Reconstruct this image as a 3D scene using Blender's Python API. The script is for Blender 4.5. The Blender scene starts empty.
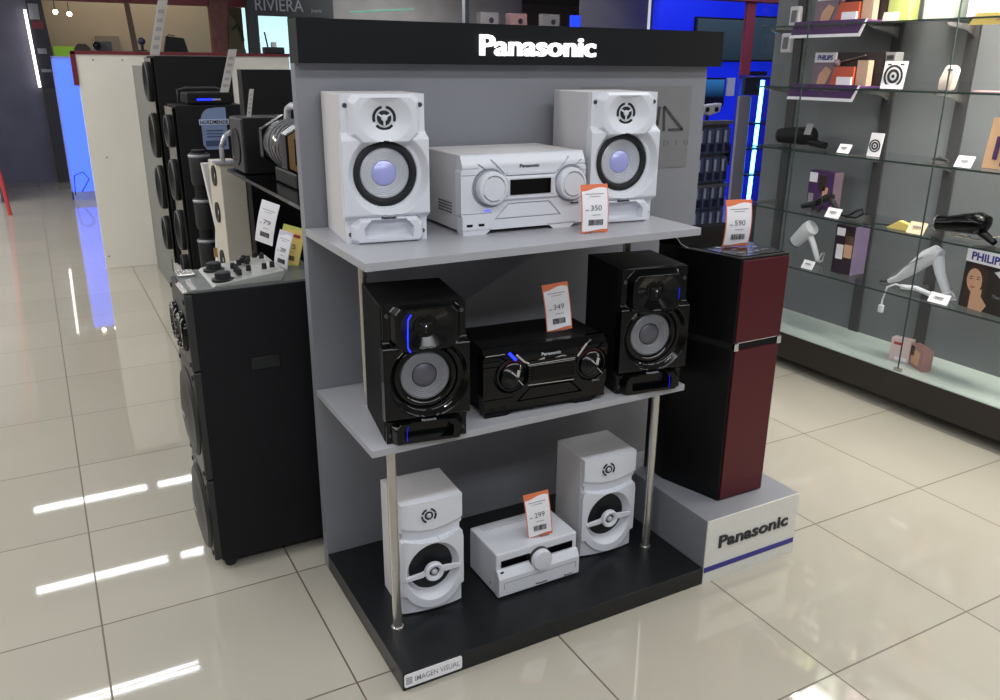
import bpy, bmesh, math, random
import numpy as np
from mathutils import Vector, Matrix
random.seed(7)
PI = math.pi
scene = bpy.context.scene
COL = scene.collection

# ------------------------------------------------------------------ materials
def lin(c):
    if isinstance(c, str):
        c = c.lstrip('#'); c = [int(c[i:i+2], 16)/255 for i in (0, 2, 4)]
    return tuple((x/12.92 if x <= .04045 else ((x+.055)/1.055)**2.4) for x in c)
MATS = {}
def mat(key, col, rough=.5, metal=0., coat=0., emis=None, es=1., noise=.06, nscale=40., bump=0., trans=0., alpha=1., ior=1.45):
    if key in MATS: return MATS[key]
    m = bpy.data.materials.new(key); m.use_nodes = True
    nt = m.node_tree; b = nt.nodes['Principled BSDF']; L = nt.links
    c = lin(col)
    b.inputs['Base Color'].default_value = (*c, 1)
    b.inputs['Metallic'].default_value = metal
    b.inputs['Roughness'].default_value = rough
    b.inputs['Coat Weight'].default_value = coat
    b.inputs['IOR'].default_value = ior
    b.inputs['Transmission Weight'].default_value = trans
    b.inputs['Alpha'].default_value = alpha
    if emis is not None:
        b.inputs['Emission Color'].default_value = (*lin(emis), 1)
        b.inputs['Emission Strength'].default_value = es
    if noise > 0 and trans == 0:
        tc = nt.nodes.new('ShaderNodeTexCoord'); n = nt.nodes.new('ShaderNodeTexNoise')
        n.inputs['Scale'].default_value = nscale; L.new(tc.outputs['Object'], n.inputs['Vector'])
        r = nt.nodes.new('ShaderNodeMapRange')
        r.inputs['To Min'].default_value = 1-noise; r.inputs['To Max'].default_value = 1+noise
        L.new(n.outputs['Fac'], r.inputs['Value'])
        mx = nt.nodes.new('ShaderNodeVectorMath'); mx.operation = 'SCALE'
        mx.inputs[0].default_value = c
        L.new(r.outputs['Result'], mx.inputs['Scale']); L.new(mx.outputs['Vector'], b.inputs['Base Color'])
        if bump > 0:
            bp = nt.nodes.new('ShaderNodeBump'); bp.inputs['Strength'].default_value = bump; bp.inputs['Distance'].default_value = .001
            L.new(n.outputs['Fac'], bp.inputs['Height']); L.new(bp.outputs['Normal'], b.inputs['Normal'])
    MATS[key] = m
    return m

M_white  = mat('white_plastic', '#d3d6de', .34, noise=.02)
M_white2 = mat('white_matt', '#c8c6c8', .5, noise=.02)
M_silver = mat('silver_cone', '#c6c9d0', .35, metal=.35, noise=.03)
M_silverd= mat('dim_silver_cone', '#85878d', .38, metal=.35, noise=.03)
M_rubber = mat('black_rubber', '#17191c', .55, noise=.05)
M_black  = mat('black_vinyl', '#08090a', .6, noise=.1, nscale=200, ior=1.3)
M_gloss  = mat('gloss_black', '#050607', .13, coat=0., noise=0.02, ior=1.38)
M_satin  = mat('satin_black', '#08090b', .38, noise=.05, ior=1.35)
M_blkmat = mat('matt_black', '#101113', .62, noise=.1, ior=1.35)
M_cap    = mat('blue_glow_dust_cap', '#adb0cc', .3, metal=.3, emis='#4a55ff', es=.16)  # silver cap; its blue glow is put into the lilac tint and emission
M_capg   = mat('grey_dust_cap', '#5d5d66', .4, metal=.4)
M_panel  = mat('grey_laminate', '#82848b', .38, noise=.03, nscale=8)
M_shelf  = mat('light_grey_laminate', '#a0a1a7', .3, noise=.03, nscale=8)
M_header = mat('header_black', '#0d1014', .6, noise=.05, ior=1.3)
M_base   = mat('base_black', '#15171a', .36, noise=.06)
M_steel  = mat('brushed_steel', '#c3c1bd', .25, metal=.9, noise=.05)
M_chrome = mat('chrome', '#d8d8dc', .08, metal=1., noise=0)
M_lit    = mat('lit_letters', '#ffffff', .5, emis='#ffffff', es=1.05, noise=0)
M_ink    = mat('dark_ink', '#2a2b30', .6, noise=0)
M_greyink= mat('grey_ink', '#8c8e94', .6, noise=0)
M_paper  = mat('paper', '#ecebf0', .55, noise=.02)
M_orange = mat('orange_print', '#e0794f', .55, noise=.02)
M_acry   = mat('clear_acrylic', '#f4f6f8', .05, trans=.95, noise=0)
M_blueled= mat('blue_led', '#1522ff', .4, emis='#1420ff', es=5., noise=0)
M_bluedim= mat('dim_blue_led', '#10189a', .4, emis='#1420ff', es=.7, noise=0)
M_red    = mat('red_metallic', '#541a23', .36, metal=.35, noise=.1, nscale=400)
M_dkred  = mat('dark_red_paint', '#6b1c26', .45)
M_navy   = mat('navy_stripe', '#2b2a86', .4, noise=0)
M_navyd  = mat('dark_navy', '#15183a', .4)
M_display= mat('display_glass', '#040405', .15, noise=0, ior=1.3)
M_purple = mat('purple_card', '#4a2a5c', .45)
M_mauve  = mat('mauve_card', '#83707e', .5)
M_skin   = mat('printed_skin', '#d0a283', .55)
M_hair   = mat('printed_hair', '#382720', .5)
M_yellow = mat('yellow_card', '#e9cf75', .5)
M_lime   = mat('lime_card', '#c9cf6a', .5)
M_crimson= mat('crimson_card', '#b8383a', .5)
M_pink   = mat('pink_card', '#c99a98', .5)
M_blucard= mat('blue_grey_card', '#515a78', .5)
M_gold   = mat('gold_trim', '#b89566', .3, metal=.7)
M_dgrey  = mat('dark_grey', '#3a3b3e', .5)
M_mgrey  = mat('mid_grey', '#66676b', .5)

# ------------------------------------------------------------------ mesh builder
class MB:
    def __init__(s): s.bm = bmesh.new()
    def box(s, c, size, rot=0., bevel=0., tilt=None):
        r = bmesh.ops.create_cube(s.bm, size=1.); vs = r['verts']
        M = Matrix.Translation(c) @ Matrix.Rotation(rot, 4, 'Z')
        if tilt is not None: M = M @ Matrix.Rotation(tilt, 4, 'X')
        M = M @ Matrix.Diagonal((*size, 1.))
        bmesh.ops.transform(s.bm, matrix=M, verts=vs)
        if bevel > 0:
            es = {e for v in vs for e in v.link_edges}
            bmesh.ops.bevel(s.bm, geom=list(es), offset=bevel, segments=2, affect='EDGES', profile=.5)
        return s
    def bb(s, x0, x1, y0, y1, z0, z1, bevel=0.):
        return s.box(((x0+x1)/2, (y0+y1)/2, (z0+z1)/2), (x1-x0, y1-y0, z1-z0), bevel=bevel)
    def quad(s, *ps):
        s.bm.faces.new([s.bm.verts.new(p) for p in ps]); return s
    def prism(s, poly, y0, y1, plane='xz', bevel=0.):
        """poly of (a,b); extruded along the third axis from y0 to y1"""
        def P(a, b, t):
            return (a, t, b) if plane == 'xz' else ((a, b, t) if plane == 'xy' else (t, a, b))
        A = [s.bm.verts.new(P(a, b, y0)) for a, b in poly]
        B = [s.bm.verts.new(P(a, b, y1)) for a, b in poly]
        fs = [s.bm.faces.new(A), s.bm.faces.new(B[::-1])]
        n = len(poly)
        for i in range(n): fs.append(s.bm.faces.new((A[i], B[i], B[(i+1) % n], A[(i+1) % n])))
        if bevel > 0:
            es = list({e for v in A+B for e in v.link_edges})
            bmesh.ops.bevel(s.bm, geom=es, offset=bevel, segments=2, affect='EDGES', profile=.5)
        return s
    def lathe(s, prof, c=(0, 0, 0), axis='-y', n=48, a0=0., a1=2*PI, rot=None):
        """prof: (radius, along-axis) pairs"""
        full = abs(a1-a0-2*PI) < 1e-6
        m = n if full else n+1
        rings = []
        for r, t in prof:
            ring = []
            for i in range(m):
                a = a0+(a1-a0)*i/n; ca, sa = r*math.cos(a), r*math.sin(a)
                if axis == '-y': p = Vector((ca, -t, sa))
                elif axis == 'z': p = Vector((ca, sa, t))
                elif axis == '-x': p = Vector((-t, -ca, sa))
                if rot is not None: p = rot @ p
                ring.append(s.bm.verts.new(p + Vector(c)))
            rings.append(ring)
        for k in range(len(rings)-1):
            for i in range(n):
                j = (i+1) % m
                try: s.bm.faces.new((rings[k][i], rings[k][j], rings[k+1][j], rings[k+1][i]))
                except ValueError: pass
        for ring, (r, t) in ((rings[0], prof[0]), (rings[-1], prof[-1])):
            if full and r > 1e-5 and False: s.bm.faces.new(ring)
        return s
    def cyl(s, p, q, r, r2=None, n=16, cap=True):
        p, q = Vector(p), Vector(q); d = q-p
        M = Matrix.Translation((p+q)/2) @ d.to_track_quat('Z', 'Y').to_matrix().to_4x4()
        bmesh.ops.create_cone(s.bm, cap_ends=cap, segments=n, radius1=r, radius2=r if r2 is None else r2, depth=d.length, matrix=M)
        return s
    def sphere(s, c, r, sc=(1, 1, 1), rot=0., n=16):
        M = Matrix.Translation(c) @ Matrix.Rotation(rot, 4, 'Z') @ Matrix.Diagonal((*sc, 1))
        bmesh.ops.create_uvsphere(s.bm, u_segments=n, v_segments=max(6, n//2), radius=r, matrix=M)
        return s
    def tube(s, pts, r, n=8, closed=False):
        pts = [Vector(p) for p in pts]
        rs = r if isinstance(r, (list, tuple)) else [r]*len(pts)
        rings = []; up = Vector((0.13, .21, 1)).normalized()
        for i, p in enumerate(pts):
            d = (pts[min(i+1, len(pts)-1)]-pts[max(i-1, 0)])
            if d.length < 1e-9: d = Vector((0, 0, 1))
            d.normalize(); a = d.cross(up)
            if a.length < .05: a = d.cross(Vector((1, 0, 0)))
            a.normalize(); b = d.cross(a)
            rings.append([s.bm.verts.new(p+(a*math.cos(2*PI*k/n)+b*math.sin(2*PI*k/n))*rs[i]) for k in range(n)])
        for i in range(len(rings)-1):
            for k in range(n): s.bm.faces.new((rings[i][k], rings[i][(k+1) % n], rings[i+1][(k+1) % n], rings[i+1][k]))
        s.bm.faces.new(rings[0][::-1]); s.bm.faces.new(rings[-1])
        return s
    def build(s, name, m, parent=None, smooth=False, loc=None, rotz=None):
        bmesh.ops.recalc_face_normals(s.bm, faces=s.bm.faces)
        me = bpy.data.meshes.new(name); s.bm.to_mesh(me); s.bm.free()
        me.materials.append(m)
        if smooth:
            me.polygons.foreach_set('use_smooth', [True]*len(me.polygons))
            try: me.set_sharp_from_angle(angle=math.radians(38))
            except Exception: pass
        o = bpy.data.objects.new(name, me); COL.objects.link(o)
        if parent is not None: o.parent = parent
        if loc is not None: o.location = loc
        if rotz is not None: o.rotation_euler = (0, 0, rotz)
        return o

def tag(o, label=None, cat=None, group=None, kind=None):
    if label: o['label'] = label
    if cat: o['category'] = cat
    if group: o['group'] = group
    if kind: o['kind'] = kind
    return o
def thing(name, label, cat, loc=(0, 0, 0), rz=0., group=None, rx=0.):
    o = bpy.data.objects.new(name, None); COL.objects.link(o); o.empty_display_size = .05
    o.location = loc; o.rotation_euler = (rx, 0, rz)
    return tag(o, label, cat, group)
def dup(root, loc, rz=None, label=None, group=None):
    r = root.copy(); COL.objects.link(r); r.location = loc
    if rz is not None: r.rotation_euler = (0, 0, rz)
    if label: r['label'] = label
    if group: r['group'] = group
    for ch in list(root.children):
        c = ch.copy(); COL.objects.link(c); c.parent = r
        for g in ch.children:
            d = g.copy(); COL.objects.link(d); d.parent = c
    return r
def struct(name, mb, m, parent=None, **k):
    o = mb.build(name, m, parent, **k)
    if parent is None: o['kind'] = 'structure'
    return o

def text_mesh(name, txt, m, parent, w=None, h=None, loc=(0, 0, 0), rotz=0., tilt=PI/2, extrude=.0005, bold=0., shear=0., fit='w', align='LEFT', spacing=1., flip=False):
    cu = bpy.data.curves.new('t', 'FONT'); cu.body = txt; cu.size = 1.; cu.extrude = 0; cu.offset = bold
    cu.shear = shear; cu.space_character = spacing
    cu.resolution_u = 3
    ob = bpy.data.objects.new('t', cu); COL.objects.link(ob)
    dg = bpy.context.evaluated_depsgraph_get(); dg.update()
    me = bpy.data.meshes.new_from_object(ob.evaluated_get(dg))
    bpy.data.objects.remove(ob); bpy.data.curves.remove(cu)
    co = np.empty(len(me.vertices)*3); me.vertices.foreach_get('co', co); co = co.reshape(-1, 3)
    mn, mx_ = co.min(0), co.max(0); co -= np.array([(mn[0]+mx_[0])/2, (mn[1]+mx_[1])/2, 0])
    sx = w/(mx_[0]-mn[0]) if w else None; sy = h/(mx_[1]-mn[1]) if h else None
    if sx is None: sx = sy
    if sy is None: sy = sx
    co[:, 0] *= sx; co[:, 1] *= sy; co[:, 2] = 0
    me.vertices.foreach_set('co', co.ravel())
    bm = bmesh.new(); bm.from_mesh(me); bpy.data.meshes.remove(me)
    if extrude > 0:
        g = bmesh.ops.extrude_face_region(bm, geom=list(bm.faces))
        vs = [v for v in g['geom'] if isinstance(v, bmesh.types.BMVert)]
        bmesh.ops.translate(bm, verts=vs, vec=(0, 0, -extrude if flip else extrude))
    bmesh.ops.transform(bm, matrix=Matrix.Translation(loc) @ Matrix.Rotation(rotz, 4, 'Z') @ Matrix.Rotation(tilt, 4, 'X'), verts=bm.verts)
    mb = MB(); mb.bm.free(); mb.bm = bm
    return mb.build(name, m, parent)

# ------------------------------------------------------------------ sculpted fronts (height relief on a grid)
def ss(a, b, x):
    t = np.clip((x-a)/(b-a), 0, 1); return t*t*(3-2*t)
def ramp(a, b, x): return np.clip((x-a)/(b-a), 0, 1)
def sdpoly(u, v, poly):
    """signed distance (approx.) to a convex counter-clockwise polygon; negative inside"""
    d = np.full(u.shape, -1e9); n = len(poly)
    for i in range(n):
        ax, ay = poly[i]; bx, by = poly[(i+1) % n]
        ex, ey = bx-ax, by-ay; l = math.hypot(ex, ey)
        d = np.maximum(d, ((u-ax)*ey-(v-ay)*ex)/l)
    return d
def relief(name, hw, H, hf, m, parent, nu=110, nv=170, back=.012, v0=0.):
    vs = np.linspace(v0, H, nv); sn = np.linspace(-1, 1, nu)
    V = np.repeat(vs[:, None], nu, 1); HW = hw(vs)[:, None]; U = sn[None, :]*HW
    D = hf(U, V)
    co = np.stack([U, -D, V], -1).reshape(-1, 3)
    faces = []
    idx = lambda i, j: i*nu+j
    for i in range(nv-1):
        for j in range(nu-1): faces.append((idx(i, j), idx(i, j+1), idx(i+1, j+1), idx(i+1, j)))
    border = [idx(0, j) for j in range(nu)]+[idx(i, nu-1) for i in range(1, nv)]+[idx(nv-1, j) for j in range(nu-2, -1, -1)]+[idx(i, 0) for i in range(nv-2, 0, -1)]
    base = len(co); ex = co[border].copy(); ex[:, 1] = back
    co = np.vstack([co, ex]); nb = len(border)
    for k in range(nb): faces.append((border[k], base+k, base+(k+1) % nb, border[(k+1) % nb]))
    me = bpy.data.meshes.new(name); me.from_pydata(co.tolist(), [], faces); me.materials.append(m)
    me.polygons.foreach_set('use_smooth', [True]*len(me.polygons))
    try: me.set_sharp_from_angle(angle=math.radians(40))
    except Exception: pass
    o = bpy.data.objects.new(name, me); COL.objects.link(o); o.parent = parent
    return o

# ------------------------------------------------------------------ THE SHOP: floor, ceiling, walls
def floor_mat():
    m = bpy.data.materials.new('polished_tiles'); m.use_nodes = True
    nt = m.node_tree; N = nt.nodes; L = nt.links; b = N['Principled BSDF']
    g = N.new('ShaderNodeNewGeometry'); sp = N.new('ShaderNodeSeparateXYZ'); L.new(g.outputs['Position'], sp.inputs[0])
    masks = []; cells = []
    for ax, off in (('X', -.0988), ('Y', .0937)):
        a = N.new('ShaderNodeMath'); a.operation = 'SUBTRACT'; L.new(sp.outputs[ax], a.inputs[0]); a.inputs[1].default_value = off
        d = N.new('ShaderNodeMath'); d.operation = 'DIVIDE'; L.new(a.outputs[0], d.inputs[0]); d.inputs[1].default_value = .6
        f = N.new('ShaderNodeMath'); f.operation = 'FRACT'; L.new(d.outputs[0], f.inputs[0])
        s_ = N.new('ShaderNodeMath'); s_.operation = 'SUBTRACT'; L.new(f.outputs[0], s_.inputs[0]); s_.inputs[1].default_value = .5
        ab = N.new('ShaderNodeMath'); ab.operation = 'ABSOLUTE'; L.new(s_.outputs[0], ab.inputs[0])
        gt = N.new('ShaderNodeMath'); gt.operation = 'GREATER_THAN'; L.new(ab.outputs[0], gt.inputs[0]); gt.inputs[1].default_value = .5-.0026/.6
        masks.append(gt); fl = N.new('ShaderNodeMath'); fl.operation = 'FLOOR'; L.new(d.outputs[0], fl.inputs[0]); cells.append(fl)
    mx = N.new('ShaderNodeMath'); mx.operation = 'MAXIMUM'; L.new(masks[0].outputs[0], mx.inputs[0]); L.new(masks[1].outputs[0], mx.inputs[1])
    cmb = N.new('ShaderNodeCombineXYZ'); L.new(cells[0].outputs[0], cmb.inputs[0]); L.new(cells[1].outputs[0], cmb.inputs[1])
    wn = N.new('ShaderNodeTexWhiteNoise'); wn.noise_dimensions = '3D'; L.new(cmb.outputs[0], wn.inputs['Vector'])
    nz = N.new('ShaderNodeTexNoise'); nz.inputs['Scale'].default_value = 2.2; nz.inputs['Detail'].default_value = 4; L.new(g.outputs['Position'], nz.inputs['Vector'])
    tile = N.new('ShaderNodeMix'); tile.data_type = 'RGBA'
    tile.inputs['A'].default_value = (*lin('#a5a195'), 1); tile.inputs['B'].default_value = (*lin('#b0ab9f'), 1)
    av = N.new('ShaderNodeMath'); av.operation = 'ADD'; av.use_clamp = True
    h = N.new('ShaderNodeMath'); h.operation = 'MULTIPLY'; L.new(wn.outputs['Value'], h.inputs[0]); h.inputs[1].default_value = .5
    h2 = N.new('ShaderNodeMath'); h2.operation = 'MULTIPLY'; L.new(nz.outputs['Fac'], h2.inputs[0]); h2.inputs[1].default_value = .5
    L.new(h.outputs[0], av.inputs[0]); L.new(h2.outputs[0], av.inputs[1]); L.new(av.outputs[0], tile.inputs['Factor'])
    fin = N.new('ShaderNodeMix'); fin.data_type = 'RGBA'; L.new(mx.outputs[0], fin.inputs['Factor'])
    L.new(tile.outputs['Result'], fin.inputs['A']); fin.inputs['B'].default_value = (*lin('#55493e'), 1)
    L.new(fin.outputs['Result'], b.inputs['Base Color'])
    rr = N.new('ShaderNodeMapRange'); L.new(mx.outputs[0], rr.inputs['Value']); rr.inputs['To Min'].default_value = .03; rr.inputs['To Max'].default_value = .6
    L.new(rr.outputs['Result'], b.inputs['Roughness'])
    b.inputs['IOR'].default_value = 1.75
    bp = N.new('ShaderNodeBump'); bp.inputs['Strength'].default_value = .25; bp.inputs['Distance'].default_value = .001; bp.invert = True
    L.new(mx.outputs[0], bp.inputs['Height']); L.new(bp.outputs['Normal'], b.inputs['Normal'])
    return m
struct('floor', MB().bb(-9, 14, -6, 20, -.1, 0), floor_mat())
struct('ceiling', MB().bb(-9, 14, -6, 20, 3.12, 3.2), mat('ceiling_paint', '#b9b7b2', .8, nscale=3))
struct('wall_back', MB().bb(-9, 14, 18, 18.1, 0, 3.12), mat('beige_wall', '#b5a68c', .8, nscale=3))
struct('wall_left', MB().bb(-9.1, -9, -6, 20, 0, 3.12), mat('beige_wall', '#b5a68c'))
struct('wall_right', MB().bb(14, 14.1, -6, 20, 0, 3.12), mat('slate_wall', '#5a5f66', .7, nscale=3))

# ------------------------------------------------------------------ DISPLAY STAND
st = thing('display_stand', 'grey Panasonic display stand with two shelves over a black base', 'display stand', (0, 0, 0))
bk = MB().bb(0, 1.49, .6586, .70, 0, 1.6217).build('back_panel', M_panel, st)
MB().bb(0, 1.5148, .6152, .70, 1.6217, 1.7374).build('header_board', M_header, st)
text_mesh('header_lettering', 'Panasonic', M_lit, st, w=.418, h=.060, loc=(.759, .6148, 1.677), extrude=.012, bold=.022)
bs = MB().bb(0, 1.0626, 0, .6586, 0, .0598, bevel=.002).build('base', M_base, st)
MB().bb(0, 1.0626, .1495, .6586, 1.1405, 1.1625, bevel=.001).build('shelf', M_shelf, st)
MB().bb(0, 1.0626, .1636, .6586, .6326, .6533, bevel=.001).build('shelf', M_shelf, st)
for x, y, z0, z1 in ((.063, .192, .0598, .6326), (.977, .198, .0598, .6326), (.106, .482, .6533, 1.1405), (1.03, .465, .6533, 1.1405)):
    MB().cyl((x, y, z0), (x, y, z1), .0135, n=24).build('support_pole', M_steel, st, smooth=True)
    if z0 < .1: MB().cyl((x, y, z0), (x, y, z0+.004), .018, n=24).build('pole_flange', M_steel, st, smooth=True)
# sticker on the base front
sp = []
for cx, cz, a0 in ((.172, .047, 0), (.010, .047, PI/2), (.010, .017, PI), (.172, .017, 1.5*PI)):
    for k in range(5): sp.append((cx+.006*math.cos(a0+k*PI/8), cz+.006*math.sin(a0+k*PI/8)))
pl = MB().prism(sp, -.0022, -.0002).build('name_plate', M_paper, st)
text_mesh('plate_lettering', 'IMAGEN VISUAL', M_greyink, pl, w=.135, h=.017, loc=(.103, -.0024, .032), extrude=.0003, bold=.004)
m_ = MB()
for i in range(4): m_.bb(.009, .027, -.0028, -.0022, .021+i*.006, .0245+i*.006)
m_.build('plate_logo', M_greyink, pl)
# metal plaque with a logo on the back panel
pq = MB().bb(.95, 1.425, .6556, .6586, 1.275, 1.556).build('wall_plaque', mat('plaque_metal', '#7f8083', .4, metal=.3), st)
lm = MB()
def bar(mb, p, q, w, y0, y1):
    p, q = Vector((p[0], 0, p[1])), Vector((q[0], 0, q[1])); d = (q-p).normalized(); n = Vector((-d.z, 0, d.x))*w/2
    mb.prism([((p-n).x, (p-n).z), ((q-n).x, (q-n).z), ((q+n).x, (q+n).z), ((p+n).x, (p+n).z)], y0, y1)
bar(lm, (1.303, 1.488), (1.309, 1.404), .009, .653, .6556); bar(lm, (1.303, 1.488), (1.392, 1.408), .010, .653, .6556)
bar(lm, (1.330, 1.408), (1.394, 1.408), .009, .653, .6556)
bar(lm, (1.283, 1.488), (1.279, 1.428), .009, .653, .6556); bar(lm, (1.235, 1.488), (1.279, 1.424), .010, .653, .6556)
lm.build('plaque_logo', M_dgrey, pq)
for i, ch in enumerate('STUDIO'): text_mesh('plaque_letter', ch, mat('plaque_ink', '#65666a'), pq, w=.004 if ch == 'I' else .022, h=.018, loc=(1.185+i*.046, .6556, 1.362), extrude=.0008)

# ------------------------------------------------------------------ BIG SPEAKERS
def speaker_relief_fn(W):
    tp = [(-.062, .262), (.062, .262), (.086, .286), (.086, .364), (.068, .382), (-.068, .382), (-.086, .364), (-.086, .286)]
    bf = [(-.086, .0), (.086, .0), (.094, .012), (.094, .046), (.078, .066), (-.078, .066), (-.094, .046), (-.094, .012)]
    port = [(-.066, .015), (.066, .015), (.068, .042), (.048, .062), (-.048, .062), (-.068, .042)]
    def f(u, v):
        bul = ss(.060, .078, v)*(1-ss(.270, .290, v))
        h = .004+.020*bul
        r = np.hypot(u, v-.182)
        rb = np.hypot(u-.006, v-.182); bowl = ramp(.086, .110, rb)
        h = np.where(rb < .110, np.minimum(h, -.006+.030*bowl), h)
        h = np.where(r < .084, -.012, h)
        d = sdpoly(u, v, bf); fr = .004+.026*(1-ramp(-.005, .007, d))
        rr = ramp(.084, .092, r)
        h = np.where(r > .088, np.maximum(h, fr), h)
        dp = sdpoly(u, v, port); h = np.where((dp < 0) & (r > .084), h-.095*ramp(0, .004, -dp), h)
        d = sdpoly(u, v, tp); t = .004+.026*(1-ramp(-.004, .010, d))
        q = np.hypot(u*.85, (v-.326)); t = t-.018*(1-ramp(.026, .060, q))*(d < -.007)
        h = np.where(r > .0855, np.maximum(h, np.where(d < .012, t, 0)), h)
        return h
    def hw(v):
        return W/2-.002+.005*(ss(.05, .075, v)*(1-ss(.27, .30, v)))
    return f, hw
def big_speaker(label, loc, rz, D, black=False, H=.385, group=None, mirror=1):
    W = .227
    name = 'bookshelf_speaker'
    t = thing(name, label, 'speaker', loc, rz, group)
    body, front = (M_black, M_gloss) if black else (M_white2, M_white)
    MB().bb(-W/2, W/2, .012, D, 0, H, bevel=.0025).build('cabinet', body, t)
    f, hw = speaker_relief_fn(W)
    fr = relief('front_baffle', hw, H, f, front, t)
    wf = MB().lathe([(.086, -.012), (.086, .003), (.082, .006), (.074, .006), (.068, .0), (.066, -.004)], (0, 0, .182)).build('woofer_surround', M_rubber if not black else M_gloss, t, smooth=True)
    pr = [(.067, -.003), (.064, -.001)]
    for k in range(6):
        r0 = .0635-k*.005; pr += [(r0, -.003-k*.0016), (r0-.0036, -.0022-k*.0016), (r0-.0044, -.0040-k*.0016)]
    pr += [(.031, -.0125), (.0, -.0125)]
    MB().lathe(pr, (0, 0, .182)).build('woofer_cone', M_silver if not black else M_silverd, t, smooth=True)
    MB().lathe([(.033, -.0125), (.032, -.0095), (.024, -.0045), (.012, -.0015), (.0, -.0005)], (0, 0, .182)).build('dust_cap', M_cap if not black else M_capg, t, smooth=True)
    tw = MB()
    for k in range(3):
        a = PI/2+.2+k*2*PI/3
        tw.lathe([(.0245, .0125), (.0315, .0125), (.0315, .0145), (.0245, .0145), (.0245, .0125)], (0, 0, .326), a0=a, a1=a+2*PI/3-.4, n=14)
    tw.lathe([(.019, .012), (.019, .0145), (.0, .0145)], (0, 0, .326), n=28)
    g = tw.build('tweeter_grille', M_rubber if not black else M_gloss, t)
    y = MB()
    for k in range(3):
        a = PI/2+k*2*PI/3+PI/3; bar(y, (.0, .326), (.019*math.cos(a), .326+.019*math.sin(a)), .005, -.0162, -.0142)
    y.lathe([(.009, .0142), (.007, .0175), (.0, .0185)], (0, 0, .326), n=20)
    y.build('tweeter_spokes', front if not black else M_rubber, t, smooth=True)
    for sx, sz in ((-.1, .358), (.1, .358), (-.1, .024), (.1, .024)):
        MB().lathe([(.006, .003), (.006, .0062), (.0035, .007), (.0, .0045)], (sx, 0, sz), n=16).build('screw', M_dgrey, t)
    MB().prism([(-.067, .015), (.067, .015), (.069, .042), (.048, .0625), (-.048, .0625), (-.069, .042)], .016, .018).build('port_shade_plate', mat('port_shade_grey', '#4a4b52', .6) if not black else M_rubber, t)  # dark plate added inside the port, standing in for its shade
    text_mesh('brand_lettering', 'Panasonic', M_ink if not black else M_silverd, t, w=.040, h=.0062, loc=(0, -.0305, .0685), extrude=.006, bold=.02, flip=True)
    if black:
        s = mirror; MB().sphere((0, -.019, .326), .0035).build('tweeter_dome', M_chrome, t, smooth=True)  # tiny chrome ball added as the highlight dot in the tweeter
        if mirror > 0: MB().tube([(-.042, -.0305, .364), (-.050, -.0305, .350), (-.052, -.0305, .30), (-.052, -.0305, .276), (-.046, -.0305, .264)], .0016, n=6).build('light_strip', M_blueled, t)
        if mirror < 0: MB().tube([(.070, -.0305, .335), (.070, -.0305, .300)], .0010, n=6).build('light_strip', M_bluedim, t)
        MB().tube([(-.058*s, -.0305, .055), (-.062*s, -.0305, .03), (-.060*s, -.0305, .012)], .0008, n=6).build('light_strip', M_bluedim, t)
        for a in (.95, 1.35, 2.2, 5.2): MB().tube([(.100*math.cos(a+q*.05), -.0165, .182+.100*math.sin(a+q*.05)) for q in range(6)], .0012, n=6).build('chrome_accent', M_chrome, t)
    return t
def corner(fl, rz, W): # front-left corner to centre of the front bottom edge
    return (fl[0]+W/2*math.cos(rz), fl[1]+W/2*math.sin(rz))
a = -.118; c = corner((.036, .398), a, .227)
big_speaker('white bookshelf speaker left of the white CD stereo on the upper shelf', (*c, 1.1625), a, .25, H=.386)
a = -.115; c = corner((.790, .366), a, .227)
big_speaker('white bookshelf speaker right of the white CD stereo, behind the price card', (*c, 1.1625), a, .25, H=.386)
a = -.16; c = corner((.049, .190), a, .227)
big_speaker('gloss black bookshelf speaker left of the black CD stereo, blue strip at its left', (*c, .6533), a, .262, black=True, H=.382)
a = -.165; c = corner((.811, .20), a, .227)
big_speaker('gloss black bookshelf speaker right of the black CD stereo, near the red tower', (*c, .6533), a, .235, black=True, H=.395, mirror=-1)

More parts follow.
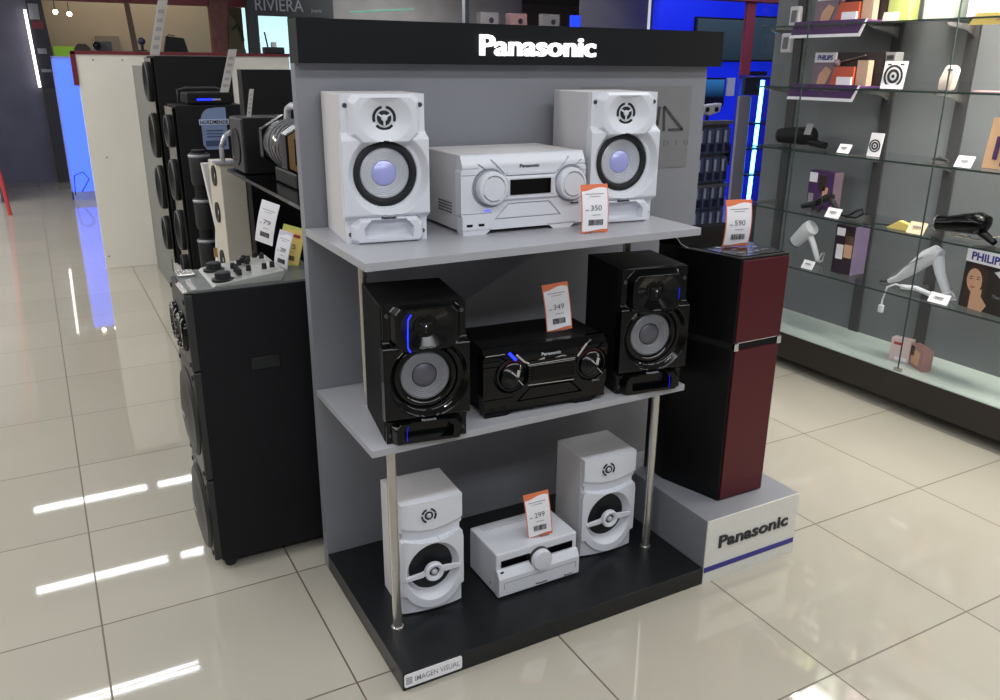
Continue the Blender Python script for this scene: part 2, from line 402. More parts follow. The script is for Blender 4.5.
# ------------------------------------------------------------------ SMALL WHITE SPEAKERS
def small_speaker(label, loc, rz, W, H, D):
    t = thing('compact_speaker', label, 'speaker', loc, rz)
    MB().bb(-W/2, W/2, .012, D, 0, H, bevel=.003).build('cabinet', M_white2, t)
    k = H/.37
    def hf(u, v):
        gz = (.268+.018*(u/(W/2))**2)*k      # smile-shaped groove
        top = .010+.006*(1-(u/(W/2))**2)
        low = .012+.012*np.clip(1-(u/(W/2))**2, 0, 1)
        h = np.where(v > gz+.010, top, np.where(v < gz-.028*k, low, .001))
        h = np.where((v > gz) & (v <= gz+.010), .001+(top-.001)*(v-gz)/.010, h)
        r = np.hypot(u, v-.138*k)
        r = np.hypot(u, (v-.140*k)*.92); bowl = ramp(.069, .088, r)
        h = np.where((r < .088) & (v < gz-.028*k), np.minimum(h, -.012+.036*bowl), h)
        # chin: rounded full lower lip
        ch = np.hypot(u, v-.115*k); lip = np.where((ch > .098) & (v < .07*k), 1, 0)
        h = h-.012*lip*(v < .07*k)
        h = h-.010*ss(.006, 0, v)
        return h
    def hw(v):
        g = np.exp(-((v-.262*k)/.012)**8)
        low = 1-ss(.225*k, .245*k, v)
        return W/2-.001-.007*g+.003*low-.004*(1-ss(.05*k, .08*k, v))
    relief('front_baffle', hw, H, hf, M_white, t, nu=100, nv=190)
    MB().lathe([(.076, -.0112), (.070, -.0105), (.05, -.0108), (.0, -.0110)], (0, 0, .140*k)).build('woofer_cone', M_rubber, t, smooth=True)
    b = MB()
    pts = [(-.088, .128), (-.055, .128), (-.03, .138-.014), (-.024, .12)]
    up = [(-.080, .1285), (-.045, .131), (-.026, .138)]
    b.prism([(-.086, .124*k), (-.036, .126*k), (-.024, .132*k), (-.024, .144*k), (-.036, .140*k), (-.086, .134*k)], -.020, -.010)
    b.prism([(.086, .124*k+.008), (.036, .126*k+.004), (.024, .132*k), (.024, .144*k), (.036, .143*k+.004), (.086, .134*k+.008)], -.020, -.010)
    b.lathe([(.030, .012), (.030, .024), (.026, .028), (.018, .026), (.015, .018), (.015, .012)], (0, 0, .138*k))
    b.build('woofer_bar', M_white, t)
    MB().lathe([(.0145, .012), (.0145, .019), (.0, .019)], (0, 0, .138*k), n=28).build('woofer_hub', M_rubber, t)
    MB().lathe([(.010, .018), (.009, .024), (.005, .027), (.0, .028)], (.0, 0, .138*k), n=24).build('phase_plug', M_silver, t, smooth=True)
    tw = MB(); tz = .325*k; tx = -.012
    for i, (a0, a1) in enumerate(((.35, 1.25), (1.9, 2.8), (3.1, 4.3), (5.6, 6.5))):
        tw.lathe([(.0185, .016), (.0235, .016), (.0235, .0185), (.0185, .0185)], (tx, 0, tz), a0=a0, a1=a1, n=12)
    tw.lathe([(.013, .016), (.013, .0178), (0, .0178)], (tx, 0, tz), n=24)
    tw.build('tweeter_grille', M_rubber, t)
    MB().lathe([(.008, .0178), (.006, .021), (0, .022)], (tx, 0, tz), n=20).build('tweeter_dome', M_silver, t, smooth=True)
    return t
small_speaker('compact white speaker with barred woofer left of the small stereo, behind the pole', (.192, .228, .0598), -.05, .192, .374, .172)
small_speaker('compact white speaker with barred woofer right of the small stereo on the black base', (.836, .240, .0598), -.05, .200, .362, .17)

# ------------------------------------------------------------------ MAIN UNITS
def main_unit(label, loc, rz, W, H, D, black=False):
    t = thing('stereo_receiver', label, 'stereo', loc, rz)
    body, fr = (M_black, M_gloss) if black else (M_white2, M_white)
    MB().bb(.004, W-.004, .02, D, .008, H, bevel=.003).build('housing', body, t)
    hs = H/.222
    X = lambda x: x*W/.40
    Z = lambda z: z*hs
    def hw(v):
        return W/2+.004*ss(.05, .06, v)*(1-ss(.175, .185, v))
    def hf(u, v):
        x = (u+W/2)*.40/W; z = v/hs
        h = .002+.016*(1-ss(.19, .225, z))
        rl = np.hypot(x-.085, (z-.13)); rr = np.hypot(x-.352, (z-.13))
        # central display bezel, raised with slanted corners
        d = sdpoly(x, z, [(.12, .095), (.31, .095), (.292, .158), (.292, .158), (.136, .158)][:3]+[(.136, .158)])
        h = h+.006*(1-ramp(-.002, .004, d))
        tray = sdpoly(x, z, [(.105, .042), (.318, .042), (.28, .082), (.146, .082)])
        h = np.where(np.abs(tray) < .0016, h-.006, h)
        for rr_ in (rl, rr): h = np.where(rr_ < .056, h-.010*(1-ramp(.050, .056, rr_)), h)
        # diagonal grooves over the knobs
        for s_, x0 in ((1, 0), (-1, .437)):
            for (ax, az, bx, bz) in ((.05, .196, .075, .178), (.092, .206, .132, .166)):
                xa, xb = (ax, bx) if s_ > 0 else (x0-ax, x0-bx)
                ex, ez = xb-xa, bz-az; l2 = ex*ex+ez*ez
                tt = np.clip(((x-xa)*ex+(z-az)*ez)/l2, 0, 1); dd = np.hypot(x-xa-tt*ex, z-az-tt*ez)
                h = np.where(dd < .0016, h-.006, h)
        for zz in (.186, .168):
            h = np.where((np.abs(z-zz) < .0011) & ((x < .05) | (x > .37)), h-.004, h)
        h = np.where((np.abs(z-.060) < .0011) & (x < .09), h-.004, h)
        h = np.where((np.abs(z-.162) < .0011) & (x > .135) & (x < .30), h-.004, h)
        return h
    relief('front_fascia', hw, H-.0, hf, fr, t, nu=240, nv=140, back=.02, v0=.012).location = (W/2, 0, 0)
    # stepped feet below the fascia
    for a_, b_ in (((0.002, .0), (.072, .0)), ((.298, .0), (.355, .0))):
        MB().prism([(X(a_[0]), 0), (X(b_[0]), 0), (X(b_[0]+.022), .016), (X(max(a_[0]-.022, 0.0)), .016)], -.018, .02).build('foot', fr, t)
    for kx in (.09, .352):
        k = MB().lathe([(.047*hs, .008), (.047*hs, .030), (.044*hs, .036), (.037*hs, .038), (.036*hs, .0355), (.034*hs, .0355), (.033*hs, .038), (.0, .0385)] if not black else
                       [(.044*hs, .008), (.044*hs, .022), (.040*hs, .026), (.0, .048)], (X(kx), 0, Z(.130)), n=48 if not black else 36).build('control_knob', fr if not black else M_gloss, t, smooth=True)
        MB().lathe([(.0525*hs, .009), (.0535*hs, .0125), (.0515*hs, .0145), (.0475*hs, .0145)], (X(kx), 0, Z(.130))).build('knob_seat', mat('seat_grey', '#8d9098', .35) if not black else M_rubber, k, smooth=True)
        if not black:
            r = MB()
            for a0 in (.5, 3.6): r.lathe([(.0345*hs, .0372), (.0362*hs, .0372), (.0362*hs, .0384), (.0345*hs, .0384)], (X(kx), 0, Z(.130)), a0=a0, a1=a0+1.6, n=20)
            r.build('knob_mark', M_greyink, k)
        else:
            c_ = MB()
            for (p, q, w) in (((-.018, .022), (.003, .004), .003), ((.002, .004), (.006, .026), .009), ((.0, .0), (.02, -.022), .002)):
                bar(c_, (X(kx)+p[0], Z(.13)+p[1]), (X(kx)+q[0], Z(.13)+q[1]), w, -.0445, -.040)
            c_.build('knob_facet', M_chrome, k)
            MB().lathe([(.047*hs, .018), (.049*hs, .019)], (X(kx), 0, Z(.13)), a0=1.0, a1=2.6, n=16).build('knob_glow', mat('red_glow', '#401010', .3, emis='#a02020', es=.25), k)
    MB().bb(X(.147), X(.280), -.0265, -.018, Z(.108), Z(.151)).build('display_window', M_display, t)
    b = MB()
    for i in range(5): b.bb(X(.135), X(.143), -.0265, -.02, Z(.106+i*.010), Z(.112+i*.010)); b.bb(X(.284), X(.292), -.0265, -.02, Z(.106+i*.010), Z(.112+i*.010))
    b.build('button_column', fr, t)
    b = MB(); b.bb(X(.140), X(.291), -.022, -.016, Z(.164), Z(.172)); b.build('button_bar', fr, t)
    text_mesh('brand_lettering', 'Panasonic', M_ink if not black else M_silver, t, w=.064, h=.0098, loc=(X(.212), -.0185, Z(.188)), extrude=.001, bold=.02)
    text_mesh('fine_lettering', 'Bluetooth', M_ink if not black else M_silverd, t, w=.026, h=.006, loc=(X(.368), -.0182, Z(.072)), extrude=.001, bold=.02)
    for ux in (.022, .059):
        MB().bb(X(ux)-.009, X(ux)+.009, -.0190, -.0165, Z(.028)-.0034, Z(.028)+.0034).build('usb_port', M_display, t)
    v = MB()
    for i in range(5):
        for j in range(4): v.box((.003, .07+i*.02, .055+j*.009), (.003, .013, .003))
    if not black: v.build('side_vent', M_dgrey, t)
    else:
        v.bm.free()
        for p, q, w in (((.137, .160), (.292, .162), .0022), ((.137, .092), (.290, .088), .0022), ((.002, .207), (.062, .207), .002), ((.098, .20), (.125, .172), .006), ((.125, .172), (.14, .165), .005), ((.30, .165), (.33, .205), .007), ((.33, .205), (.345, .215), .002), ((.16, .166), (.19, .176), .006), ((.22, .17), (.25, .176), .003), ((.25, .176), (.27, .168), .003)):
            c_ = MB(); bar(c_, (X(p[0]), Z(p[1])), (X(q[0]), Z(q[1])), w, -.0215, -.010); c_.build('chrome_accent', M_chrome, t)
        c_ = MB(); bar(c_, (X(.078), Z(.205)), (X(.098), Z(.182)), .008, -.0215, -.012); c_.build('light_strip', M_blueled, t)
    if not black: MB().bb(X(.068), X(.086), -.0195, -.016, Z(.066), Z(.069)).build('light_strip', mat('soft_blue', '#5050ff', .4, emis='#4040ff', es=2.), t)
    return t
main_unit('white CD stereo with two round knobs between the white speakers', (.361, .366, 1.1625), -.022, .400, .222, .27)
main_unit('gloss black CD stereo with faceted knobs on the middle shelf', (.362, .232, .6533), -.07, .400, .205, .215, black=True)

# small white stereo on the base
t = thing('compact_stereo', 'small white CD stereo with central volume dial on the black base', 'stereo', (.387, .172, .0598), 0)
MB().bb(0, .293, .012, .193, .004, .148, bevel=.004).build('housing', M_white, t)
MB().prism([(.0, .003), (-.008, .010), (-.008, .070), (.006, .092), (.02, .095), (.02, .003)], .0, .293, plane='yz', bevel=.0015).build('disc_tray_front', M_white, t)
def strip(x0, x1): return MB().bb(x0, x1, .0085, .013, .100, .122)
strip(.016, .118).build('display_window', M_display, t); strip(.183, .275).build('display_window', M_display, t)
k = MB().lathe([(.034, -.012), (.034, .012), (.031, .016), (.0, .017)], (.152, 0, .099)).build('volume_dial', M_white, t, smooth=True)
MB().lathe([(.0365, -.012), (.0365, -.002), (.034, -.002)], (.152, 0, .099))  .build('dial_ring', M_dgrey, k, smooth=True)
tr = MB()
for p, q in (((.018, .055), (.28, .055)), ((.018, .032), (.018, .055)), ((.28, .032), (.28, .055))): bar(tr, p, q, .0015, -.0088, -.0075)
tr.build('tray_outline', M_greyink, t)
text_mesh('brand_lettering', 'Panasonic', M_ink, t, w=.042, h=.007, loc=(.152, -.0082, .018), extrude=.0006, bold=.02)
text_mesh('fine_lettering', 'Bluetooth', M_ink, t, w=.030, h=.005, loc=(.252, -.0082, .016), extrude=.0006, bold=.02)
MB().bb(.010, .020, .0, .003, .086, .0905).build('usb_port', M_display, t)
v = MB()
for i in range(26):
    for j in range(4): v.bb(.03+i*.009, .0345+i*.009, .155+j*.009, .158+j*.009, .1478, .1484)
v.build('top_vent', M_mgrey, t)
MB().cyl((-.0008, .05, .03), (.002, .05, .03), .003, n=10).build('side_socket', M_ink, t)

# ------------------------------------------------------------------ PRICE CARDS
def price_card(label, loc, rz, w, h, price, lean=.12, curve=.006, foot=True, border=M_orange, paper=M_paper, roll=0., group=None):
    t = thing('price_card', label, 'price tag', loc, rz, group)
    t.rotation_euler = (0, roll, rz)
    def sheet(x0, x1, za, zb, off, n=14):
        """za, zb: functions of x; curved sheet leaning back"""
        mb = MB(); bm = mb.bm; rows = []
        xs = [x0+(x1-x0)*i/n for i in range(n+1)]
        m = 10
        for j in range(m+1):
            row = []
            for x in xs:
                z = za(x)+(zb(x)-za(x))*j/m
                y = lean*z-curve*math.sin(PI*z/h)-off
                row.append(bm.verts.new((x, y, z)))
            rows.append(row)
        for j in range(m):
            for i in range(n): bm.faces.new((rows[j][i], rows[j][i+1], rows[j+1][i+1], rows[j+1][i]))
        return mb
    c = lambda k: (lambda x: k)
    b = sheet(-w/2, w/2, c(.0), c(h), 0); b.build('card', border, t)
    wav = lambda x: h*.055+h*.018*math.sin(x/w*5)
    wav2 = lambda x: h*.90+h*.035*math.sin(x/w*5+.5)
    f = sheet(-w/2+w*.035, w/2-w*.035, wav, wav2, .0009).build('printed_face', paper, t)
    ph = lambda z: lean*z-curve*math.sin(PI*z/h)-.0016
    text_mesh('price_lettering', price, M_mgrey, f, w=w*.40, h=h*.11, loc=(w*.04, ph(h*.52), h*.52), extrude=.0004, tilt=PI/2-.1)
    for q in ((-.34, .34, .80, .812), (-.2, .2, .75, .76), (-.12, .2, .37, .381), (-.36, -.24, .47, .488)):
        MB().bb(w*q[0], w*q[1], ph(h*q[2])-.0004, ph(h*q[2]), h*q[2], h*q[3]).build('printed_line', M_greyink, f)
    g = MB(); x = -w*.24
    while x < w*.26:
        d = random.choice((.012, .02, .032))*w; g.bb(x, x+d, ph(h*.22)-.0006, ph(h*.22)-.0001, h*.16, h*.28); x += d+random.choice((.012, .02))*w
    g.build('barcode', M_ink, f)
    if foot: MB().bb(-w*.35, w*.35, -.004, .012, -.001, .004).build('holder_foot', M_acry, t)
    return t
price_card('orange-edged price card marked 350 beside the upper white stereo', (.723, .222, 1.1642), -.15, .086, .137, '350')
price_card('orange-edged price card marked 349 on top of the black stereo', (.655, .285, .8595), -.2, .083, .145, '349', roll=-.10)
price_card('orange-edged price card marked 299 leaning on the small white stereo', (.562, .215, .2088), -.2, .083, .155, '299', roll=-.11, lean=.05)

# ------------------------------------------------------------------ PEDESTAL + RED TOWER
pd = thing('pedestal', 'low grey pedestal with white Panasonic front under the red tower', 'pedestal', (1.064, 0, 0))
MB().bb(0, .411, .004, .52, 0, .2322).build('block', M_panel, pd)
MB().bb(0, .411, 0, .004, 0, .2322).build('front_board', mat('pedestal_white', '#d5d5cf', .4), pd)
text_mesh('front_lettering', 'Panasonic', M_ink, pd, w=.315, h=.046, loc=(.212, -.0002, .143), extrude=.003, bold=.026)
MB().bb(0.001, .41, -.0012, 0, .041, .060).build('front_stripe', M_navy, pd)

tw = thing('tower_speaker', 'dark red and black tower speaker standing on the Panasonic pedestal', 'speaker', (1.185, .092, .2322))
foot = [(0, 0), (.2, -.002), (.218, .33), (-.055, .33), (-.062, .22)]
def fp(d=0): return [(x*(1-d), y+d*.1) for x, y in foot]
MB().prism(fp(), .0, .540, plane='xy', bevel=.003).build('lower_cabinet', M_satin, tw)
MB().prism(fp(.03), .538, .560, plane='xy').build('waist', M_blkmat, tw)
MB().prism(fp(), .558, .836, plane='xy', bevel=.003).build('upper_cabinet', M_satin, tw)
MB().prism([(.006, .006), (.194, .006), (.194, .536), (.006, .536)], -.0058, .001, bevel=.002).build('front_grille', M_red, tw)
MB().prism([(.004, .562), (.196, .562), (.197, .828), (.003, .828)], -.0058, .001, bevel=.002).build('front_grille', M_red, tw)
m = MB(); m.bb(-.001, .016, -.009, .004, .536, .562, bevel=.002); m.bb(.184, .202, -.009, .004, .536, .562, bevel=.002); m.build('corner_bracket', M_chrome, tw)
MB().bb(.0, .2, -.003, -.001, .559, .563).build('waist_trim', M_chrome, tw)
m = MB(); m.prism([(.01, .012), (.19, .010), (.2, .21), (-.03, .21)], .836, .8385, plane='xy'); tp = m.build('control_top', M_gloss, tw)
m = MB()
for i, (x, y) in enumerate(((.04, .05), (.075, .045), (.11, .05), (.15, .06), (.15, .1), (.06, .1), (.1, .11), (.03, .14), (.13, .15), (.08, .16))):
    m.box((x, y, .8392), (.022, .010, .0018))
m.build('touch_button', M_steel, tp)
# raised hood behind the controls
hood = []
for k in range(9): a_ = k/8; hood.append((-.062+.0*a_, 0))
MB().prism([(.20, .826), (.215, .838), (.25, .866), (.268, .880), (.325, .880), (.33, .872), (.33, .826)], -.058, .214, plane='yz', bevel=.006).build('rear_hood', mat('hood_black', '#050506', .7, ior=1.12), tw)
m = MB().tube([(-.056, .18, .838), (-.056, .22, .846), (-.056, .245, .865), (-.056, .268, .882), (-.056, .29, .884)], .0015, n=6); m.build('hood_edge_line', M_chrome, tw)
price_card('orange-edged price card standing on top of the red tower speaker', (1.275, .22, 1.0735), -.22, .094, .150, '590', lean=.02, curve=.012)

# ------------------------------------------------------------------ LEFT BLACK TOWER
lt = thing('party_speaker', 'tall black party speaker with mixer top beside the grey stand', 'speaker', (-.325, .82, 0), .0)
MB().bb(.012, .42, 0, .285, .035, .965, bevel=.004).build('cabinet', mat('dark_vinyl', '#15161a', .6, noise=.12, nscale=300, ior=1.3), lt)
M_frame = mat('graphite_front', '#6c6e6b', .4, metal=.2)
for z0, z1 in ((.04, .335), (.34, .71), (.715, .96)):
    MB().bb(-.012, .014, .004, .281, z0, z1, bevel=.004).build('front_frame', mat('charcoal_front', '#2c2e2e', .42), lt)
for z in (.185, .535):
    w = MB().lathe([(.148, .012), (.148, .016), (.138, .024), (.128, .022), (.09, .032), (.04, .038), (.0, .040)], (0, .142, z), axis='-x', n=56).build('woofer_grille', mat('woofer_grille', '#1f211f', .5), lt, smooth=True)
    m = MB()
    m.box((-.038, .142, z), (.004, .07, .014)); m.build('woofer_badge', M_silverd, w)
for y in (.075, .21):
    w = MB().lathe([(.064, .012), (.064, .020), (.058, .028), (.048, .022), (.02, .018), (.0, .020)], (0, y, .83), axis='-x', n=40).build('horn', M_gloss, lt, smooth=True)
    for k in range(12):
        a_ = k*PI/6; MB().box((-.027, y+.053*math.cos(a_), .83+.053*math.sin(a_)), (.006, .006, .006)).build('horn_stud', M_steel, w)
for y in (.02, .265):
    for z in (.065, .31, .36, .69, .735, .935): MB().cyl((-.016, y, z), (-.010, y, z), .008, n=12).build('screw', M_rubber, lt)
MB().bb(.165, .258, -.0015, .002, .692, .735, bevel=.004).build('side_handle', M_rubber, lt)
tpn = MB().bb(.0, .42, .0, .285, .965, .972).build('top_plate', mat('top_plate_grey', '#5f6463', .4), lt)
cp = MB().prism([(.075, .972), (.285, .972), (.30, 1.000), (.295, 1.004), (.085, .980)], .012, .272, bevel=.002).build('mixer_panel', mat('mixer_grey', '#9a9c98', .4), lt)
for y in (.055, .20):
    MB().lathe([(.034, .978), (.034, .984), (.024, .986), (.024, 1.004), (.020, 1.006), (.0, 1.006)], (.115, y, .004), axis='z', n=28).build('jog_wheel', M_rubber, cp, smooth=True)
for (x, y) in ((.165, .05), (.165, .075), (.165, .10), (.17, .125), (.165, .15), (.19, .175), (.205, .195), (.215, .17), (.225, .20), (.20, .08), (.245, .06), (.215, .22), (.27, .2), (.27, .06), (.255, .235)):
    zz = .985+(x-.085)*.12
    MB().cyl((x, y, zz), (x, y, zz+.018), .0085, .007, n=14).build('mixer_knob', M_rubber, cp)
MB().prism([(-.014, .965), (.012, .972), (.03, .974), (.03, .966)], .01, .15).build('front_lip', M_steel, lt)
MB().bb(.0, .055, .19, .26, .972, .982, bevel=.003).build('phone_tray', M_steel, lt)
for x in (.04, .38):
    for y in (.03, .25): MB().cyl((x, y-.012, .02), (x, y+.012, .02), .02, n=16).build('caster', M_rubber, lt)
yc = price_card('yellow and red offer card standing on the black party speaker', (.030, 1.03, .972), -.55, .078, .135, '25', border=M_lime, paper=M_yellow, roll=.25, lean=.1, foot=False)
MB().box((.0, .0055, .1), (.05, .0015, .022)).build('red_banner', M_crimson, yc)
price_card('plain lilac price card standing left of the yellow offer card', (-.004, .985, .974), -.9, .055, .128, '289', border=mat('lilac_paper', '#cfc9dc', .5), roll=.22, lean=.1, foot=False)

# ------------------------------------------------------------------ AUDIO ISLAND (behind, left)
isl = thing('audio_island', 'long low grey-white plinth with end panel holding the black speakers', 'display unit', (.10, 1.15, 0))
MB().bb(0, 1.0, 0, 4.2, 0, .28).build('plinth', mat('plinth_grey', '#a3a29e', .5), isl)
MB().bb(-.01, .02, 3.5, 4.45, 0, 1.6).build('end_panel', mat('end_panel_grey', '#6f716f', .5), isl)
sh = thing('glass_shelf_rack', 'black rack with gloss shelf carrying the boombox behind the stand', 'shelf rack', (.10, 1.0, .28))
MB().bb(0, .6, 0, 1.28, .868, .882).build('shelf', M_gloss, sh)
MB().bb(0.05, .6, 0, 1.28, .42, .435).build('shelf', M_gloss, sh)
MB().bb(.6, .62, 0, 1.75, 0, 1.26).build('back_board', M_blkmat, sh)
for y in (.01, 1.24): MB().bb(.55, .6, y, y+.03, 0, .88).build('upright', M_blkmat, sh)
c = MB().bb(.31, 1.2, 2.78, 2.88, .28, 1.592).build('black_cabinet', M_blkmat); tag(c, 'wide plain black cabinet rising behind the boombox shelf', 'cabinet')

def tall_speaker(name, label, x0, y0, w, d, z0, z1, drivers, front=M_gloss, body=M_blkmat):
    t = thing(name, label, 'speaker', (x0, y0, z0))
    MB().bb(0.012, w, 0, d, 0, z1-z0, bevel=.004).build('cabinet', body, t)
    MB().bb(-.008, .014, .01, d-.01, .01, z1-z0-.01, bevel=.006).build('front_frame', front, t)
    for z, r in drivers:
        q = MB().lathe([(r, .008), (r, .02), (r*.9, .034), (r*.82, .024), (r*.3, .006), (r*.25, .016), (0, .02)], (0, d/2, z-z0), axis='-x', n=32).build('driver', M_blkmat, t, smooth=True)
        MB().lathe([(r*.88, .033), (r*.93, .036), (r*.98, .030)], (0, d/2, z-z0), axis='-x', n=32).build('driver_ring', M_dgrey, q, smooth=True)
    return t
tall_speaker('floor_speaker', 'tallest black floor speaker at the far end of the island', .085, 4.35, .50, .36, .28, 1.665, ((1.50, .13), (1.15, .15), (.8, .15), (.48, .12)))
tall_speaker('floor_speaker', 'black floor speaker in the island with a lit blue display on top', .10, 3.75, .42, .34, .28, 1.378, ((1.22, .1), (.92, .13), (.6, .13), (.38, .06)))
d = thing('media_player', 'flat black player with glowing blue readout on a black speaker', 'player', (.19, 3.80, 1.379))
MB().bb(0, .27, 0, .25, 0, .072, bevel=.012).build('housing', M_blkmat, d)
MB().bb(.06, .15, -.003, .002, .026, .036).build('readout', M_blueled, d)
MB().bb(.15, .20, -.003, .002, .026, .036).build('button_row', M_silver, d)
MB().tube([(-.03, .14, .0), (-.03, .14, .085), (.02, .14, .095), (.2, .14, .095), (.24, .14, .08)], .008, n=8).build('rear_handle', M_dgrey, d, smooth=True)
# promo sign
ps = thing('promo_sign', 'clear blue arched sign reading NORDMENDE hanging on black speaker', 'sign', (.325, 3.742, 1.115))
pp = [(-.075, .03), (-.055, 0), (.075, 0), (.075, .25), (.03, .25)]
for k in range(1, 7): a_ = PI/2+k*PI/12; pp.append((.0+.07*math.cos(a_)-.005, .175+.072*math.sin(a_)))
MB().prism(pp, -.006, .004).build('board', mat('sign_blue', '#7f8fb5', .3), ps)
MB().prism([(-.088, .148), (.088, .148), (.088, .182), (-.088, .182)], -.009, -.006).build('name_band', mat('sign_pale', '#b9c4de', .4), ps)
text_mesh('sign_lettering', 'NORDMENDE', M_navyd, ps, w=.165, h=.024, loc=(0, -.0092, .165), extrude=.001, bold=.02)
m = MB()
for i in range(3): m.bb(-.05, .05, -.008, -.006, .11-i*.018, .117-i*.018)
m.bb(-.06, .06, -.008, -.006, .02, .055); m.build('sign_print', mat('sign_mid', '#3f4c70', .5), ps)
def strip_tag(label, x, y, z, h, w, lean_x, m=M_white2):
    t = thing('shelf_strip_tag', label, 'price tag', (x, y, z))
    c = MB().prism([(0, 0), (w, 0), (w+lean_x, h), (lean_x, h)], -.002, .002).build('strip', mat('strip_grey', '#b9b6b2', .5), t)
    for f in (.12, .28, .44, .60, .76):
        MB().prism([(w*.2+lean_x*f, h*f), (w*.8+lean_x*f, h*f), (w*.8+lean_x*(f+.07), h*(f+.07)), (w*.2+lean_x*(f+.07), h*(f+.07))], -.0032, -.002).build('strip_print', mat('strip_print', '#98969a', .5), c)
    return t
strip_tag('tall pale price strip standing on the tallest black floor speaker', .085, 4.42, 1.667, .34, .06, .09)
strip_tag('tall pale price strip behind the black player with blue readout', .385, 3.77, 1.453, .25, .05, .075)
strip_tag('short pale price strip standing on the black speaker box', .16, 2.05, 1.402, .115, .018, .022)
# column of round drivers, white curved speaker, narrow white tower
t = thing('driver_column_speaker', 'black column of stacked round drivers left of the narrow white tower', 'speaker', (.105, 3.05, .28))
MB().cyl((0, 0, 0), (0, 0, .90), .042, .038, n=24).build('column', M_blkmat, t)
for z in (.12, .34, .56, .80):
    q = MB().lathe([(.046, -.085), (.052, -.07), (.054, .07), (.048, .085), (.04, .085)], (0, 0, z), axis='z', n=28).build('driver_pod', M_rubber, t, smooth=True)
    MB().lathe([(.0545, .062), (.058, .070), (.0545, .078)], (0, 0, z), axis='z', n=28).build('pod_ring', M_silverd, q, smooth=True)
t = thing('curved_speaker', 'slim white curved speaker squeezed between column and narrow tower', 'speaker', (.075, 2.72, .28))
cv = [(0, 0), (.03, 0), (.05, .3), (.055, .55), (.03, .86), (0, .86), (.015, .55), (.01, .3)]
MB().prism([(0, 0), (.04, 0), (.045, .25), (.07, .52), (.03, .86), (-.01, .86), (.03, .52), (.005, .25)], 0, .06).build('shell', M_white2, t)
MB().bb(.0, .03, -.004, .0, .38, .43).build('gold_badge', M_gold, t)
MB().bb(.045, .065, .01, .06, .02, .84).build('dark_grille', M_rubber, t)
nt_ = thing('narrow_speaker', 'narrow white tower speaker with oval drivers below the shelf edge', 'speaker', (.090, 2.40, .28))
MB().bb(.0, .115, 0, .30, 0, .885, bevel=.004).build('cabinet', mat('cream_cabinet', '#bdb8ab', .4), nt_)
for z in (.12, .40, .64, .82):
    q = MB().lathe([(.05, .0), (.05, .008), (.04, .004), (.0, -.002)], (0, .15, z), axis='-x', n=28).build('driver', M_rubber, nt_, smooth=True)
t = thing('shelf_speaker', 'black speaker box on the gloss shelf left of the boombox', 'speaker', (.125, 2.0, 1.163))
MB().bb(.006, .22, 0, .24, 0, .237, bevel=.004).build('cabinet', M_blkmat, t)
MB().bb(-.004, .008, .005, .235, .005, .232, bevel=.003).build('front_frame', M_dgrey, t)
MB().lathe([(.08, .004), (.08, .01), (.06, .004), (.0, .008)], (0, .12, .11), axis='-x', n=28).build('driver', M_rubber, t, smooth=True)
# boombox: lying cylinder with hexagonal gold rimmed end
bx = thing('boombox', 'grey barrel boombox with gold hexagonal end on the gloss shelf', 'boombox', (.25, 1.40, 1.163))
MB().cyl((0, .0, .15), (0, .38, .15), .095, n=32).build('barrel', mat('boombox_grey', '#55575b', .25, metal=.6), bx, smooth=True)
hx = lambda r: [(r*math.cos(PI/6+k*PI/3), .15+r*math.sin(PI/6+k*PI/3)) for k in range(6)]
MB().prism(hx(.125), -.04, .04, bevel=.004).build('end_cap', M_gloss, bx)
m = MB(); h1 = hx(.115); h2 = hx(.092)
for k in range(6):
    m.prism([h2[k], h1[k], h1[(k+1) % 6], h2[(k+1) % 6]], -.05, -.038)
m.build('gold_rim', M_gold, bx)
MB().prism(hx(.112), .37, .42, bevel=.003).build('end_cap', M_gloss, bx)
MB().tube([(0, .05, .24), (0, .06, .285), (0, .12, .30), (0, .25, .30), (0, .31, .285), (0, .33, .24)], .014, n=10).build('handle', M_silver, bx, smooth=True)
for i in range(4): MB().lathe([(.097, 0), (.101, .006), (.097, .012)], (0, .14+i*.05, .15), axis='-y', n=28).build('barrel_ring', M_mgrey, bx, smooth=True)
MB().sphere((-.088, .2, .16), .03, (.4, 1, 1.2)).build('chrome_badge', M_chrome, bx, smooth=True)
MB().bb(-.06, .06, .03, .35, 0, .062, bevel=.01).build('stand_feet', M_rubber, bx)
price_card('pale price card hanging in the dark space under the gloss shelf', (.03, 1.35, .990), -.9, .08, .155, '79', roll=.22, border=M_paper, foot=False)
tb = thing('tabletop_speaker', 'silver-rimmed black speaker lying under the gloss shelf', 'speaker', (.36, 1.35, .716))
MB().sphere((0, .1, .11), .1, (1.3, 1.2, 1)).build('shell', M_gloss, tb, smooth=True)
MB().tube([(-.13, .02, .14), (-.06, -.02, .2), (.05, -.02, .2), (.1, 0, .15)], .006, n=8).build('rim', M_steel, tb, smooth=True)
MB().bb(-.09, .09, .02, .18, 0, .03).build('foot', M_rubber, tb)
cs = thing('clear_stand', 'clear acrylic card holder on top of the narrow white tower', 'holder', (.11, 2.42, 1.166))
m = MB().tube([(0, 0, .01), (.0, 0, .08), (.02, 0, .13), (.06, 0, .155), (.1, 0, .145), (.12, 0, .1)], .012, n=8).build('arch', mat('clear_grey', '#c3c6c9', .15, metal=.4), cs, smooth=True)
MB().bb(-.04, .13, -.03, .05, 0, .012).build('base', mat('clear_grey', '#c3c6c9'), cs)

